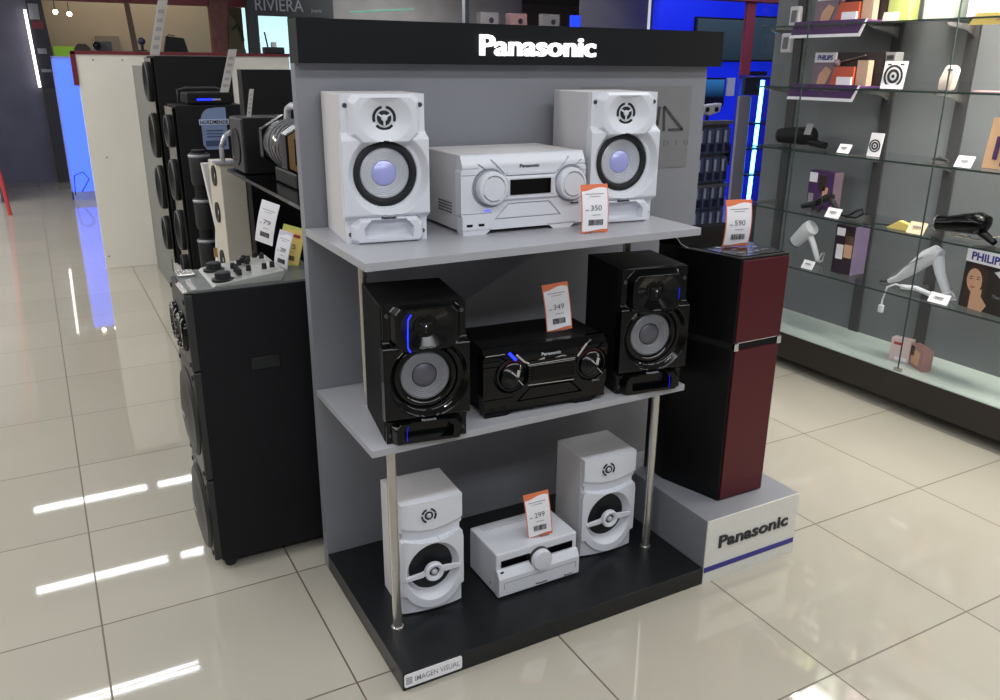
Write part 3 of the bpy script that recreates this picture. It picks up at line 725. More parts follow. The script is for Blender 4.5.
# cream partition behind
pt = thing('partition_panel', 'cream partition panel with dark red top rail behind the island', 'partition', (-.29, 5.75, 0))
MB().bb(0, 1.65, 0, .05, 0, 1.68).build('board', mat('cream_board', '#e4e1d6', .55, nscale=3), pt)
MB().bb(-.03, 1.66, -.012, .062, 1.68, 1.705).build('top_rail', M_dkred, pt)
MB().bb(-.035, 0, -.012, .062, 1.45, 1.70).build('side_rail', M_dkred, pt)
m = MB()
for x, z in ((.03, .1), (.12, .9), (.12, 1.64), (.33, 1.64)): m.cyl((x, -.003, z), (x, .001, z), .006, n=10)
m.build('screw_head', M_dgrey, pt)
# blue lit glass panel farther back
bp = thing('light_panel', 'tall glowing blue glass panel left of the cream partition', 'light panel', (-.335, 9.9, 0))
MB().bb(0, .30, 0, .04, .10, 1.66).build('glass', mat('glow_blue', '#3a56ff', .3, emis='#4668ff', es=1.5, noise=.2, nscale=2), bp)
m = MB(); m.bb(-.015, .0, -.01, .05, 0, 1.68); m.bb(.30, .315, -.01, .05, 0, 1.68); m.bb(-.015, .315, -.01, .05, 1.66, 1.69); m.bb(-.015, .315, -.01, .05, 0, .1)
m.build('frame', mat('frame_blue', '#8896dd', .3), bp)
MB().tube([(.02, -.03, .06), (.04, -.03, .3), (.14, -.03, .34), (.2, -.03, .25), (.1, -.03, .1)], .006, n=6).build('loose_cable', M_rubber, bp)

# ------------------------------------------------------------------ FAR BACKGROUND (left)
# dark curtain-like pillars
struct('pillar_left', MB().bb(-2.3, -.46, 12.0, 12.7, .0, 3.12), mat('slate_pillar', '#7d7e8c', .6, noise=.3, nscale=2.5))
struct('pillar_left_front', MB().bb(-2.6, -1.12, 10.0, 10.6, .0, 3.12), mat('slate_pillar2', '#8a878f', .6, noise=.25, nscale=2))
cb = thing('counter_block', 'dark grey ribbed counter block beside the blue light panel', 'counter', (-.455, 11.8, 0))
MB().bb(0, .34, 0, .18, .0, 1.27).build('block', mat('ribbed_grey', '#4a4845', .6), cb)
m = MB()
for i in range(7): m.bb(.02+i*.045, .035+i*.045, -.01, 0, .05, 1.22)
m.build('ribs', M_dgrey, cb)
st2 = thing('poster_stand', 'dark poster stand with a glowing white edge tube', 'poster stand', (-.47, 11.95, 1.27))
MB().prism([(.0, 0), (.24, 0), (.17, 1.15), (-.02, 1.15)], 0, .05).build('poster_board', mat('poster_dark', '#25272e', .5), st2)
MB().cyl((-.015, -.04, .02), (-.045, -.04, 1.02), .018, n=10).build('edge_tube', mat('tube_white', '#ffffff', .4, emis='#fff4ee', es=3.), st2)
m = MB(); m.bb(.02, .15, -.006, 0, .78, .88); m.build('red_print', M_dkred, st2)
for q in ((.03, .14, .46, .53), (.04, .16, .22, .26), (.0, .12, .9, 1.1)): MB().bb(q[0], q[1], -.006, 0, q[2], q[3]).build('grey_print', M_greyink, st2)
pole = MB().cyl((-1.02, 9.0, 0), (-1.2, 9.0, 2.6), .02, n=10).build('red_pole', M_crimson); tag(pole, 'thin slanting red pole in front of the slate pillars', 'pole')
# red beam, columns, shop front
struct('trim_1', MB().bb(-.6, 2.42, 12.0, 12.2, 2.43, 3.12), M_dkred)
rc = MB().bb(1.90, 2.16, 11.9, 12.1, 1.2, 2.5).build('trim_2', mat('red_column', '#673a36', .5, noise=.8, nscale=14)); rc['kind'] = 'structure'
rp = MB().prism([(.74, 2.43), (.80, 2.43), (.90, 1.2), (.82, 1.2)], 11.9, 12.0).build('trim_3', mat('brown_post', '#5c4c3c', .6)); rp['kind'] = 'structure'
sg = thing('shop_sign', 'dark fascia board with the thin letters RIVIERA over a bright window', 'sign', (2.36, 11.6, 1.2))
MB().bb(0, 1.32, 0, .1, 1.10, 1.60).build('board', mat('sign_charcoal', '#26292b', .5), sg)
MB().bb(0, .16, 0, .1, 0, 1.10).build('frame_side', mat('sign_charcoal', '#26292b'), sg)
text_mesh('sign_lettering', 'RIVIERA', M_greyink, sg, w=.72, h=.17, loc=(.49, -.003, 1.255), extrude=.003)
text_mesh('sign_subline', 'Joyería', M_greyink, sg, w=.16, h=.07, loc=(1.05, -.003, 1.19), extrude=.003)
struct('window_1', MB().bb(2.50, 3.2, 12.5, 12.55, 1.0, 2.45), mat('bright_window', '#bfe3e6', .4, emis='#bfeaf0', es=1.1, noise=.25, nscale=3))
an = thing('router', 'black device with upright antenna in front of the bright window', 'device', (1.20, 5.72, 1.705))
MB().bb(-.05, .12, 0, .08, 0, .05, bevel=.005).build('housing', M_rubber, an)
MB().cyl((-.01, .04, .05), (-.03, .04, .17), .007, n=8).build('antenna', M_rubber, an)
m = MB(); m.bb(.02, .06, .02, .06, .05, .09); m.build('silver_module', M_steel, an)
bg = thing('handbag', 'boxy black handbag on the shelf beyond the partition', 'bag', (.36, 5.78, 1.707))
MB().prism([(0, 0), (.19, 0), (.165, .105), (.03, .12)], 0, .05, bevel=.004).build('bag_body', M_blkmat, bg)
MB().tube([(.03, .02, .1), (.05, .02, .13), (.1, .02, .12)], .004, n=6).build('strap', M_rubber, bg)
cm = thing('camera', 'black camera with round lens on the partition top', 'camera', (-.17, 5.76, 1.707))
MB().bb(.03, .15, 0, .05, 0, .07, bevel=.004).build('camera_body', M_dgrey, cm)
MB().lathe([(.03, 0), (.03, .03), (.02, .03), (.018, .01), (0, .012)], (.04, 0, .035), n=20).build('lens', M_gloss, cm)
hd = thing('headphone_stand', 'dark headphones on a short stand at the partition top', 'headphones', (.20, 5.77, 1.707))
MB().cyl((0, 0, 0), (0, 0, .06), .012, n=8).build('stem', M_rubber, hd)
MB().sphere((0, 0, .075), .03, (1, .7, 1)).build('ear_cup', M_navyd, hd, smooth=True)
MB().bb(-.035, .035, -.02, .02, 0, .01).build('foot', M_rubber, hd)
ch = MB().prism([(0.08, -1.6), (.12, -1.6), (.12, 0), (.2, 0), (.2, .2), (.15, .26), (.05, .26), (0, .2), (0, 0), (.08, 0)], 0, .05, bevel=.004).build('high_chair', mat('brown_leather', '#3b2a22', .5), loc=(-.01, 11.4, 1.6)); tag(ch, 'rounded brown chair back above the blue light panel', 'chair')
sk = thing('backpack', 'olive bag hanging right of the red column', 'bag', (2.10, 11.85, 1.65))
MB().prism([(0, 0), (.26, 0), (.26, .15), (.12, .62), (.05, .66), (.02, .3)], 0, .12, bevel=.01).build('bag_body', mat('olive_cloth', '#4d4a35', .8), sk)
MB().tube([(.08, -.01, .45), (.16, -.01, .52), (.22, -.01, .42), (.24, -.01, .3)], .012, n=8).build('strap', M_rubber, sk)
for i, (x, z) in enumerate(((-.15, 2.27), (.02, 2.25))):
    s_ = thing('spotlight', ['small warm spotlight on the beige wall, left of two', 'small warm spotlight on the beige wall, right of two'][i], 'lamp', (x, 11.9, z))
    MB().cyl((0, .12, .02), (0, .0, 0), .02, .03, n=12).build('housing', M_dgrey, s_)
    MB().sphere((0, -.01, 0), .03).build('bulb', mat('warm_bulb', '#fff2d8', .4, emis='#ffeec8', es=25.), s_)
    MB().cyl((0, .1, .02), (0, .1, .16), .006, n=8).build('stem', M_dgrey, s_)
gb = MB().bb(.42, .76, 13.5, 13.6, 1.55, 2.02).build('picture_frame', mat('grey_frame', '#6d6558', .6)); tag(gb, 'grey-brown framed panel on the beige wall', 'picture')
gs = MB().bb(-.2, .1, 13.2, 13.3, 1.5, 1.85).build('green_sign', mat('green_card', '#6f9a2a', .5, emis='#7fae2f', es=.3)); tag(gs, 'bright green card behind the chair back', 'sign')
struct('wall_beige', MB().bb(-.6, 2.5, 13.6, 13.8, 0, 3.12), mat('lit_beige', '#8f8371', .7, nscale=2))

# shop shelves over the header
struct('wall_center', MB().bb(3.62, 7.2, 11.9, 12.0, 0, 3.12), mat('brown_grey', '#8c8884', .5, noise=.25, nscale=3))
for i, (x, z, w_, h_, lab) in enumerate(((4.35, 2.12, .22, .07, 'flat bright white box far behind the header, left of two'), (4.85, 2.12, .12, .09, 'small bright white box far behind the header, right of two'))):
    b = thing('display_box', lab, 'box', (x, 10.5, z))
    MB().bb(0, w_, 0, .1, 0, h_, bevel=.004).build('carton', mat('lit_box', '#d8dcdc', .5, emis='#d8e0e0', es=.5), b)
struct('shelf_far', MB().bb(3.7, 7.0, 10.45, 10.8, 2.10, 2.12), M_mgrey)
struct('trim_8', MB().bb(5.35, 5.42, 10.4, 10.5, 0, 3.12), M_mgrey)
gsx = thing('glass_shelf', 'distant glass shelf with metal rail above the header', 'shelf', (3.7, 9.3, 2.07))
MB().bb(-.6, 1.35, 0, .3, -.02, 0).build('shelf_board', M_mgrey, gsx)
MB().cyl((-.55, 0, .19), (.35, 0, .26), .012, n=8).build('rail', mat('mint_rail', '#7fb0a2', .3, emis='#7fd0b0', es=.3), gsx)
for i, (x, w_, h_) in enumerate(((4.66, .26, .15), (5.09, .26, .15), (5.60, .26, .16))):
    b = thing('product_box', ['small white box above the P of the header, leftmost of three', 'small white box above the header with a dark oval picture, middle', 'small white box above the header, rightmost by the grey pillar'][i], 'box', (x-.08, 8.4, 2.10))
    MB().bb(0, w_, 0, .12, 0, h_+.02, bevel=.003).build('carton', M_pink if i == 1 else mat('pale_carton', '#a8a39f', .5), b)
    MB().lathe([(.035, 0), (.035, .003), (0, .003)], (w_*.6, 0, h_*.5), n=18).build('picture', M_dgrey, b)
struct('shelf_rear', MB().bb(4.0, 6.2, 8.36, 8.8, 2.07, 2.10), M_mgrey)
struct('pillar_center', MB().bb(5.39, 7.38, 7.3, 7.36, 0, 3.12), mat('pillar_grey', '#76726c', .55, noise=.12, nscale=2))
pt_ = MB().bb(6.395, 6.425, 7.285, 7.30, 1.6, 3.12).build('trim_4', mat('light_line', '#d8d4cc', .4, emis='#ffffff', es=.5)); pt_['kind'] = 'structure'
pt_ = MB().bb(6.86, 6.875, 7.285, 7.30, 1.6, 3.12).build('trim_5', M_dgrey); pt_['kind'] = 'structure'
struct('trim_6', MB().bb(5.22, 5.34, 7.25, 7.3, 1.8, 2.20), mat('glow_blue2', '#1730ff', .4, emis='#1838ff', es=1.3))

# ------------------------------------------------------------------ TV CORNER (right of the stand)
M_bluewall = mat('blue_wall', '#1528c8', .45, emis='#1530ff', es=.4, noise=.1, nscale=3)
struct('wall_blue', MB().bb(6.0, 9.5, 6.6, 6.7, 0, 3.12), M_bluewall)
struct('pillar_red', MB().bb(6.53, 6.66, 5.7, 5.74, 0, 3.12), mat('red_paint', '#8a3a44', .45))
struct('trim_7', MB().bb(5.9, 8.6, 5.65, 5.85, 2.32, 2.40), mat('red_paint', '#8a3a44'))
def tv(label, x0, x1, y, z0, z1, m, foot=True):
    t = thing('television', label, 'television', ((x0+x1)/2, y, z0)); w = (x1-x0)/2
    MB().bb(-w, w, 0, .05, 0, z1-z0, bevel=.006).build('bezel', M_rubber, t)
    MB().bb(-w+.02, w-.02, -.003, 0, .02, z1-z0-.02).build('screen', m, t)
    return t
def grad(name, c0, c1, es=.6, z0=0., z1=.5):
    m = mat(name, c0, .15, noise=0); nt = m.node_tree; b = nt.nodes['Principled BSDF']
    tc = nt.nodes.new('ShaderNodeTexCoord'); sp_ = nt.nodes.new('ShaderNodeSeparateXYZ'); nt.links.new(tc.outputs['Object'], sp_.inputs[0])
    mr = nt.nodes.new('ShaderNodeMapRange'); mr.inputs['From Min'].default_value = z0; mr.inputs['From Max'].default_value = z1
    nt.links.new(sp_.outputs['Z'], mr.inputs['Value'])
    mx = nt.nodes.new('ShaderNodeMix'); mx.data_type = 'RGBA'; mx.inputs['A'].default_value = (*lin(c0), 1); mx.inputs['B'].default_value = (*lin(c1), 1)
    nt.links.new(mr.outputs['Result'], mx.inputs['Factor']); nt.links.new(mx.outputs['Result'], b.inputs['Emission Color']); b.inputs['Emission Strength'].default_value = es
    return m
tv('wall television showing a dark blue picture beside the header end', 6.50, 7.10, 6.55, 1.16, 1.50, grad('tv_blue', '#0a0c1c', '#2f6fb0', .8, .1, .3))
tv('large dark television high on the blue wall left of red pillar', 6.55, 7.36, 6.55, 1.69, 2.20, grad('tv_grey', '#23303c', '#41525f', .6))
tv('large grey television high on the blue wall right of red pillar', 7.46, 8.10, 6.55, 1.70, 2.24, grad('tv_grey2', '#2a3743', '#3a4b5a', .6))
tv('small dark television right of the red pillar near the case', 7.44, 7.80, 6.55, 1.18, 1.58, grad('tv_dark', '#0c0e20', '#141838', .5))
nb = MB().bb(7.16, 7.29, 6.58, 6.6, 1.28, 1.50).build('notice', M_paper); tag(nb, 'white paper notice left of the red pillar', 'notice')
dc = thing('security_camera', 'white dome-shaped device on a short stem above the hanging packs', 'device', (4.86, 4.3, 1.19))
MB().prism([(-.13, .10), (.12, .12), (.10, .04), (-.02, .01), (-.09, .03)], 0, .09, bevel=.012).build('shell', M_white2, dc)
MB().cyl((-.02, .04, -.06), (-.02, .04, .03), .015, n=10).build('stem', M_rubber, dc)
for x in (-.06, .05): MB().lathe([(.022, .0), (.022, .008), (0, .006)], (x, 0, .065), n=16).build('lens', M_rubber, dc)
rk = thing('accessory_rack', 'grey pegboard rack of hanging blister packs beside the stand', 'rack', (4.40, 4.2, 0))
MB().bb(0, .62, .03, .06, .0, 1.14).build('pegboard', M_mgrey, rk)
MB().bb(-.02, .02, -.02, .08, 0, 1.16).build('side_post', M_mgrey, rk)
MB().bb(-.02, .64, -.02, .08, 1.13, 1.16).build('top_bar', M_mgrey, rk)
MB().bb(-.02, .64, -.03, .03, .56, .59).build('middle_bar', M_mgrey, rk)
MB().bb(-.02, .64, -.06, .35, 0, .08).build('foot', M_mgrey, rk)
p0 = None; names = ['first', 'second', 'third', 'fourth', 'fifth', 'sixth']
rowsn = {0: 'top row', 1: 'second row', 2: 'third row', 3: 'bottom row'}
for r_, z in enumerate((.87, .61, .36, .12)):
    for k in range(6):
        lab = 'blue blister pack hanging on the grey rack, %s, %s from the left' % (rowsn[r_], names[k])
        loc = (4.44+k*.096, 4.185, z)
        if p0 is None:
            p0 = thing('blister_pack', lab, 'package', loc, group='blister packs on the rack')
            MB().bb(0, .082, 0, .025, 0, .225, bevel=.002).build('pack_card', M_blucard, p0)
            MB().bb(.012, .038, -.002, 0, .10, .205).build('pack_label', mat('pack_label', '#b8bccb', .5), p0)
            MB().bb(.03, .07, -.012, 0, .02, .09, bevel=.004).build('pack_blister', M_navyd, p0)
        else: dup(p0, loc, label=lab)
pb = MB().prism([(0, 0), (.13, .0), (.1, -.1), (0.02, -.09)], 0, .05, bevel=.008).build('pale_pouch', mat('peach_pouch', '#c9a9a2', .6), loc=(4.98, 4.1, .80)); tag(pb, 'pale pink pouch hanging at the right end of the rack', 'pouch')
bj = thing('black_garment', 'black sleeve-like bag hanging in front of the red pillar', 'bag', (4.97, 4.12, .72))
MB().prism([(0.02, .10), (.08, .02), (.16, .1), (.25, .72), (.14, .72), (.1, .25), (.03, .16)], .03, .10, bevel=.01).build('bag_body', M_navyd, bj)
# grey column case with blue tube
bc = thing('tube_light_case', 'narrow showcase lit by a vertical cyan blue tube', 'showcase', (3.60, 2.62, .62))
MB().bb(-.04, .065, 0, .02, .06, .82).build('side_panel', mat('lavender_panel', '#8d8b9b', .5), bc)
MB().bb(.066, .45, .13, .15, .06, .95).build('back_panel', mat('deep_blue', '#0a0f50', .4, emis='#0a18c0', es=.5), bc)
MB().bb(-.01, .13, -.005, .02, .825, .94).build('dark_head', M_navyd, bc)
MB().cyl((.185, .05, .10), (.205, .05, .92), .014, n=12).build('light_tube', mat('cyan_tube', '#ffffff', .4, emis='#58b8ff', es=9.), bc)
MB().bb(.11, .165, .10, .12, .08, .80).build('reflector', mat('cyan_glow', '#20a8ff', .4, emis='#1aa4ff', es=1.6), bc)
for z in (.07, .28, .46, .63, .93): MB().bb(.067, .45, -.02, .13, z, z+.012).build('thin_shelf', M_navyd, bc)
MB().bb(.0, .45, 0, .05, -.62, .06).build('lower_cabinet', M_mgrey, bc)

# ------------------------------------------------------------------ GLASS SHOWCASE (right wall)
XF, XB = 2.93, 3.30
Y0, Y1 = -1.0, 1.86
M_caseback = mat('case_back', '#6b7074', .45, noise=.06, nscale=3)
gc = thing('glass_showcase', 'long wall showcase of glass shelves with dark lower plinth', 'showcase', (0, 0, 0))
MB().bb(XB, XB+.04, Y0, Y1+.25, .19, 2.08).build('back_panel', M_caseback, gc)
MB().bb(XF-.015, XB+.04, Y0, Y1, .165, .20).build('deck', mat('deck_green', '#a3aeaa', .3), gc)
MB().bb(XF-.02, XF+.01, Y0, Y1, .055, .198).build('plinth_front', mat('plinth_dark', '#2b2522', .3), gc)
MB().bb(XF+.15, XB, Y0, Y1, 0, .165).build('plinth_body', mat('plinth_body', '#b8b0a0', .5), gc)
def glass_mat():
    m = bpy.data.materials.new('case_glass'); m.use_nodes = True; nt = m.node_tree
    for n in list(nt.nodes): nt.nodes.remove(n)
    o = nt.nodes.new('ShaderNodeOutputMaterial'); mx = nt.nodes.new('ShaderNodeMixShader'); tr = nt.nodes.new('ShaderNodeBsdfTransparent'); gl = nt.nodes.new('ShaderNodeBsdfGlossy')
    lw = nt.nodes.new('ShaderNodeLayerWeight'); lw.inputs['Blend'].default_value = .5; gl.inputs['Roughness'].default_value = .01
    pw = nt.nodes.new('ShaderNodeMath'); pw.operation = 'POWER'; pw.inputs[1].default_value = 5.; nt.links.new(lw.outputs['Facing'], pw.inputs[0])
    fr = nt.nodes.new('ShaderNodeMath'); fr.operation = 'MULTIPLY_ADD'; fr.inputs[1].default_value = .5; fr.inputs[2].default_value = .035; nt.links.new(pw.outputs[0], fr.inputs[0])
    tr.inputs['Color'].default_value = (.98, .988, .985, 1)
    nt.links.new(fr.outputs[0], mx.inputs[0]); nt.links.new(tr.outputs[0], mx.inputs[1]); nt.links.new(gl.outputs[0], mx.inputs[2]); nt.links.new(mx.outputs[0], o.inputs[0])
    return m
M_glass = glass_mat()
ys = [Y0, -.118, .706, 1.53, Y1]
MB().bb(XF-.01, XF+.03, Y0, Y1, 2.08, 2.10).build('top_rail', M_dgrey, gc)
MB().bb(3.03, 3.20, Y0, Y1, 2.085, 2.10).build('top_rail', M_dgrey, gc)
for a_, b_ in zip(ys[:-1], ys[1:]):
    MB().quad((XF, a_, .2), (XF, b_, .2), (XF, b_, 2.08), (XF, a_, 2.08)).build('glass_door', M_glass, gc)
m_edge = mat('glass_edge', '#34423f', .2)
for y in ys[1:-1]: MB().bb(XF-.001, XF+.007, y-.0016, y+.0016, .20, 2.08).build('glass_joint', m_edge, gc)
for y in ys[1:-1]: MB().bb(XF-.004, XF+.012, y-.02, y+.02, .198, .216).build('door_clip', M_steel, gc)
MB().quad((XF, Y1, .2), (XB, Y1, .2), (XB, Y1, 2.08), (XF, Y1, 2.08)).build('glass_end', M_glass, gc)
for z in (.572, .872, 1.202, 1.525, 1.833):
    s_ = MB().quad((XF+.012, Y0, z), (XB, Y0, z), (XB, Y1, z), (XF+.012, Y1, z)).build('glass_shelf', M_glass, gc)
    MB().bb(XF+.010, XF+.013, Y0, Y1, z-.008, z).build('shelf_edge', m_edge, s_)
for y in (1.92, 1.27, .86, .02, -.5):
    u = MB().bb(XB-.012, XB, y-.03, y+.03, .2, 2.08).build('upright_rail', M_dgrey, gc)
    for z in (.572, .872, 1.202, 1.525, 1.833):
        MB().prism([(0, 0), (.22, 0), (.2, -.012), (.06, -.03), (0, -.055)], y-.006, y+.006).build('shelf_bracket', M_steel, gc)
        o = bpy.context.view_layer.objects; b_ = COL.objects[-1]; b_.location = (XB-.012, 0, z-.009); b_.scale = (-1, 1, 1)

MB().quad((3.02, 1.72, 1.70), (XB, 1.72, 1.70), (XB, Y1, 1.70), (3.02, Y1, 1.70)).build('short_ledge', M_glass, gc)
RZ = -PI/2
def item(name, label, cat, y, z, x=3.08, rz=RZ, group=None):
    return thing(name, label, cat, (x, y, z+.0005), rz, group)
def tagcard(label, y, z, w=.09, h=.055, m=None, x=XF+.03, tilt=-.5):
    t = item('shelf_price_tag', label, 'price tag', y, z, x)
    c = MB().box((0, .012, h/2), (w, .002, h), tilt=tilt).build('card', m or M_paper, t)
    g = MB().box((0, .0095, h*.3), (w*.8, .002, h*.16), tilt=tilt).build('orange_line', M_orange, c)
    g = MB().box((0, .0098, h*.62), (w*.45, .002, h*.12), tilt=tilt).build('price_print', M_greyink, c)
    return t
# hair dryer: horizontal barrel plus handle
def hair_dryer(label, y, z, body, pts, rads, hpts, hr, x=3.1, ring=M_dgrey, cordpts=None):
    t = item('hair_dryer', label, 'hair dryer', y, z, x)
    MB().tube(pts, rads, n=20).build('barrel', body, t, smooth=True)
    MB().tube(hpts, hr, n=14).build('handle', body, t, smooth=True)
    p, q = Vector(pts[0]), Vector(pts[1]); d = (p-q).normalized()
    MB().cyl(p-d*.004, p+d*.004, rads[0]*1.04, n=20).build('nozzle_ring', ring, t)
    if cordpts: MB().tube(cordpts, .0045, n=6).build('cord', ring if body is not M_white else M_white, t, smooth=True)
    return t
# shelf 3: black dryer, tag, badge cards
hair_dryer('black hair dryer lying at the left end of the third case shelf', 1.66, 1.202, M_blkmat,
           [(-.15, .0, .05), (-.08, 0, .055), (.03, 0, .06), (.08, 0, .065), (.10, 0, .07)], [.04, .045, .05, .045, .02], [(.02, 0, .05), (.10, -.02, .03), (.2, -.03, .022)], [.022, .02, .018], x=3.12)
t = item('hang_tag', 'small pale tag on the black hair dryer', 'tag', 1.56, 1.285, 3.06); MB().box((0, 0, .02), (.045, .002, .06), tilt=-.3).build('card', mat('tag_grey', '#9a9a9c'), t)
t['label'] = 'small pale tag standing up from the black hair dryer'
tagcard('white price tag right of the black hair dryer, third case shelf', 1.27, 1.202, .075, .05, x=3.0)
def badge_card(label, y, z, w, h, lean, x=3.02):
    t = item('badge_card', label, 'sign', y, z, x)
    MB().box((0, lean*h/2, h/2), (w, .003, h), tilt=-math.atan(lean)).build('card', M_paper, t)
    yy = -.004+lean*h*.45; r = min(w, h)*.42
    g = MB(); g.lathe([(r*.8, 0), (r, 0), (r, .002), (r*.8, .002)], (0, yy, h*.46), n=30); b1 = g.build('badge_ring', M_ink, t)
    g = MB(); g.lathe([(r*.38, 0), (r*.62, 0), (r*.62, .002), (r*.38, .002)], (0, yy, h*.46), n=30); g.lathe([(r*.16, .002), (0, .002)], (0, yy, h*.46), n=16); g.build('badge_core', M_ink, t)
    return t
badge_card('white card with a round black badge on third case shelf', 1.10, 1.202, .075, .115, .15)
t = badge_card('white square card with a round black emblem, fourth shelf beside purple display', 1.055, 1.527, .125, .128, .12)
g = MB()
for a_ in (-.035, .035): g.box((a_, -.002+.015, .112), (.02, .003, .008))
g.build('emblem_text', M_ink, t)
# purple PHILIPS displays
def philips_display(label, y, z, w=.46, hb=.17):
    t = item('shaver_display', label, 'product display', y, z, 3.05)
    MB().bb(-w/2, w/2, .06, .075, 0, hb, bevel=.002).build('back_card', mat('display_dark', '#241d20', .5), t)
    MB().prism([(-w/2-.02, -.055), (w/2-.04, -.055), (w/2, .012), (-w/2, .012)], -.096, -.09).build('front_lip', M_purple, t)
    MB().prism([(-w/2-.025, -.068), (w/2-.03, -.068), (w/2+.005, .012), (w/2-.004, .012), (w/2-.04, -.053), (-w/2-.02, -.053)], -.099, -.096).build('lip_edge', M_paper, t)
    text_mesh('lip_lettering', 'Depilación y cuidado personal', M_mauve, t, w=w*.45, h=.012, loc=(0, -.0965, -.018), extrude=.001)
    MB().bb(-w/2, w/2, -.09, .06, 0, .008).build('tray', M_purple, t)
    h_ = MB().bb(-w/2, -w/2+.14, .052, .06, hb-.05, hb).build('brand_card', M_paper, t)
    text_mesh('brand_lettering', 'PHILIPS', M_navy, t, w=.10, h=.026, loc=(-w/2+.07, .0515, hb-.025), extrude=.001, bold=.03)
    MB().bb(-w/2, -w/2+.15, .045, .06, .008, hb-.052).build('photo_card', M_mauve, t)
    MB().prism([(-w/2+.04, .01), (-w/2+.10, .012), (-w/2+.13, .08), (-w/2+.09, .10), (-w/2+.05, .06)], .040, .045).build('photo_arm', M_skin, t)
    MB().prism([(-.055, .008), (.09, .008), (.09, .10), (-.03, .10)], .0, .04).build('orange_carton', mat('coral_card', '#b5523a', .5), t)
    MB().bb(.03, .12, -.05, -.04, .008, .05).build('white_card', M_paper, t)
    MB().bb(.10, .165, .01, .05, .008, .13).build('beige_carton', mat('beige_card', '#b89c86', .5), t)
    MB().cyl((-.045, .04, .12), (.12, .04, .155), .004, n=8).build('wand', M_steel, t)
    MB().sphere((-.05, .035, .118), .018).build('wand_head', M_mauve, t, smooth=True)
    return t
philips_display('purple-lipped PHILIPS shaver display on the fourth case shelf', 1.40, 1.529, w=.43)
philips_display('purple-lipped PHILIPS display on the fifth case shelf at frame top', 1.42, 1.837, w=.45)
def carton(name, label, y, z, w, d, h, m, x=3.06, rz=RZ, side=None, face=None, cat='box'):
    t = item(name, label, cat, y, z, x, rz)
    MB().bb(-w/2, w/2, 0, d, 0, h, bevel=.0015).build('carton', m, t)
    if side: MB().bb(w/2, w/2+.001, 0, d, 0, h).build('side_print', side, t)
    if face:
        for (x0, x1, z0, z1, mm, nm) in face: MB().bb(x0*w-w/2, x1*w-w/2, -.0012, 0, z0*h, z1*h).build(nm, mm, t)
    return t
carton('blister_pack', 'grey boxed trimmer right of the purple display, fourth shelf', 1.145, 1.527, .055, .06, .17, mat('grey_card', '#7b7b7c', .5), x=3.1, face=[(.15, .85, .8, .92, M_ink, 'pack_print'), (.2, .9, .3, .36, M_ink, 'pack_product')])
# shelf 5 items
carton('product_box', 'pale green wedge box beside the purple display on the fifth shelf', 1.14, 1.835, .12, .07, .12, mat('sage_card', '#8f9a5a', .5), x=3.1)
t = item('shelf_sign', 'blank white card in front of the pale green box', 'sign', 1.10, 1.835, 3.0); MB().box((0, 0, .02), (.085, .003, .04), tilt=-.2).build('card', mat('tag_white', '#b8b8b4'), t)
carton('product_box', 'plain grey-green box on the fifth shelf at the frame top', .93, 1.835, .15, .12, .2, mat('grey_green_card', '#6f7a73', .5), x=3.1)
carton('product_box', 'dull mauve box on the fifth shelf near the frame top', .74, 1.835, .09, .1, .18, M_mauve, x=3.1)
carton('product_box', 'tall dull pink box at the right end of the fifth shelf', .42, 1.835, .15, .1, .22, mat('dull_pink', '#94787c', .5), x=3.1)
t = item('shelf_strip', 'yellow and red promotion strip on the fifth shelf edge', 'sign', .50, 1.835, XF+.025)
MB().prism([(-.17, -.035), (.02, -.035), (.045, .012), (-.14, .012)], -.003, .0).build('yellow_card', M_yellow, t)
MB().prism([(.022, -.035), (.3, -.035), (.3, .012), (.047, .012)], -.003, .0).build('red_card', M_crimson, t)
text_mesh('strip_lettering', 'Promo', M_paper, t, w=.07, h=.012, loc=(.15, -.0032, -.012), extrude=.001)
MB().prism([(-.05, -.02), (-.03, -.02), (.03, .03), (.0, .035)], -.005, -.003).build('printed_hand', M_skin, t)
t = item('shelf_sign', 'small grey card above the yellow promotion strip', 'sign', .60, 1.837, 3.0); MB().box((0, 0, .035), (.09, .003, .06), tilt=-.2).build('card', mat('tag_grey'  , '#9a9a9c'), t)
# left end small white trimmers
for i, (y, z, lab) in enumerate(((1.75, 1.835, 'tiny white trimmer at the left end of the fifth shelf'), (1.79, 1.70, 'tiny white trimmer on the short glass ledge at the left end'))):
    t = item('trimmer', lab, 'trimmer', y, z, 3.05)
    MB().bb(-.03, .035, 0, .03, 0, .10, bevel=.006).build('case', M_white2, t)
    MB().prism([(-.015, .02), (.02, .02), (.025, .08), (-.01, .08)], -.006, 0, bevel=.002).build('trimmer_body', M_mgrey, t)
# shelf 4 right
t = item('epilator', 'pale rounded epilator standing right of the emblem card', 'epilator', .80, 1.527, 3.05)
MB().prism([(-.035, 0), (.03, .0), (.045, .09), (.03, .11), (-.01, .11), (-.035, .05)], 0, .045, bevel=.012).build('epilator_body', mat('pale_rose', '#cfc2b8', .35), t, smooth=True)
MB().bb(.005, .03, -.003, .0, .085, .096).build('epilator_head', M_mgrey, t)
t = item('flat_strip', 'flat peach paper strip lying on the fourth shelf, right end', 'leaflet', .42, 1.527, XF+.06); MB().bb(-.2, .2, 0, .08, 0, .004).build('leaflet', M_pink, t)
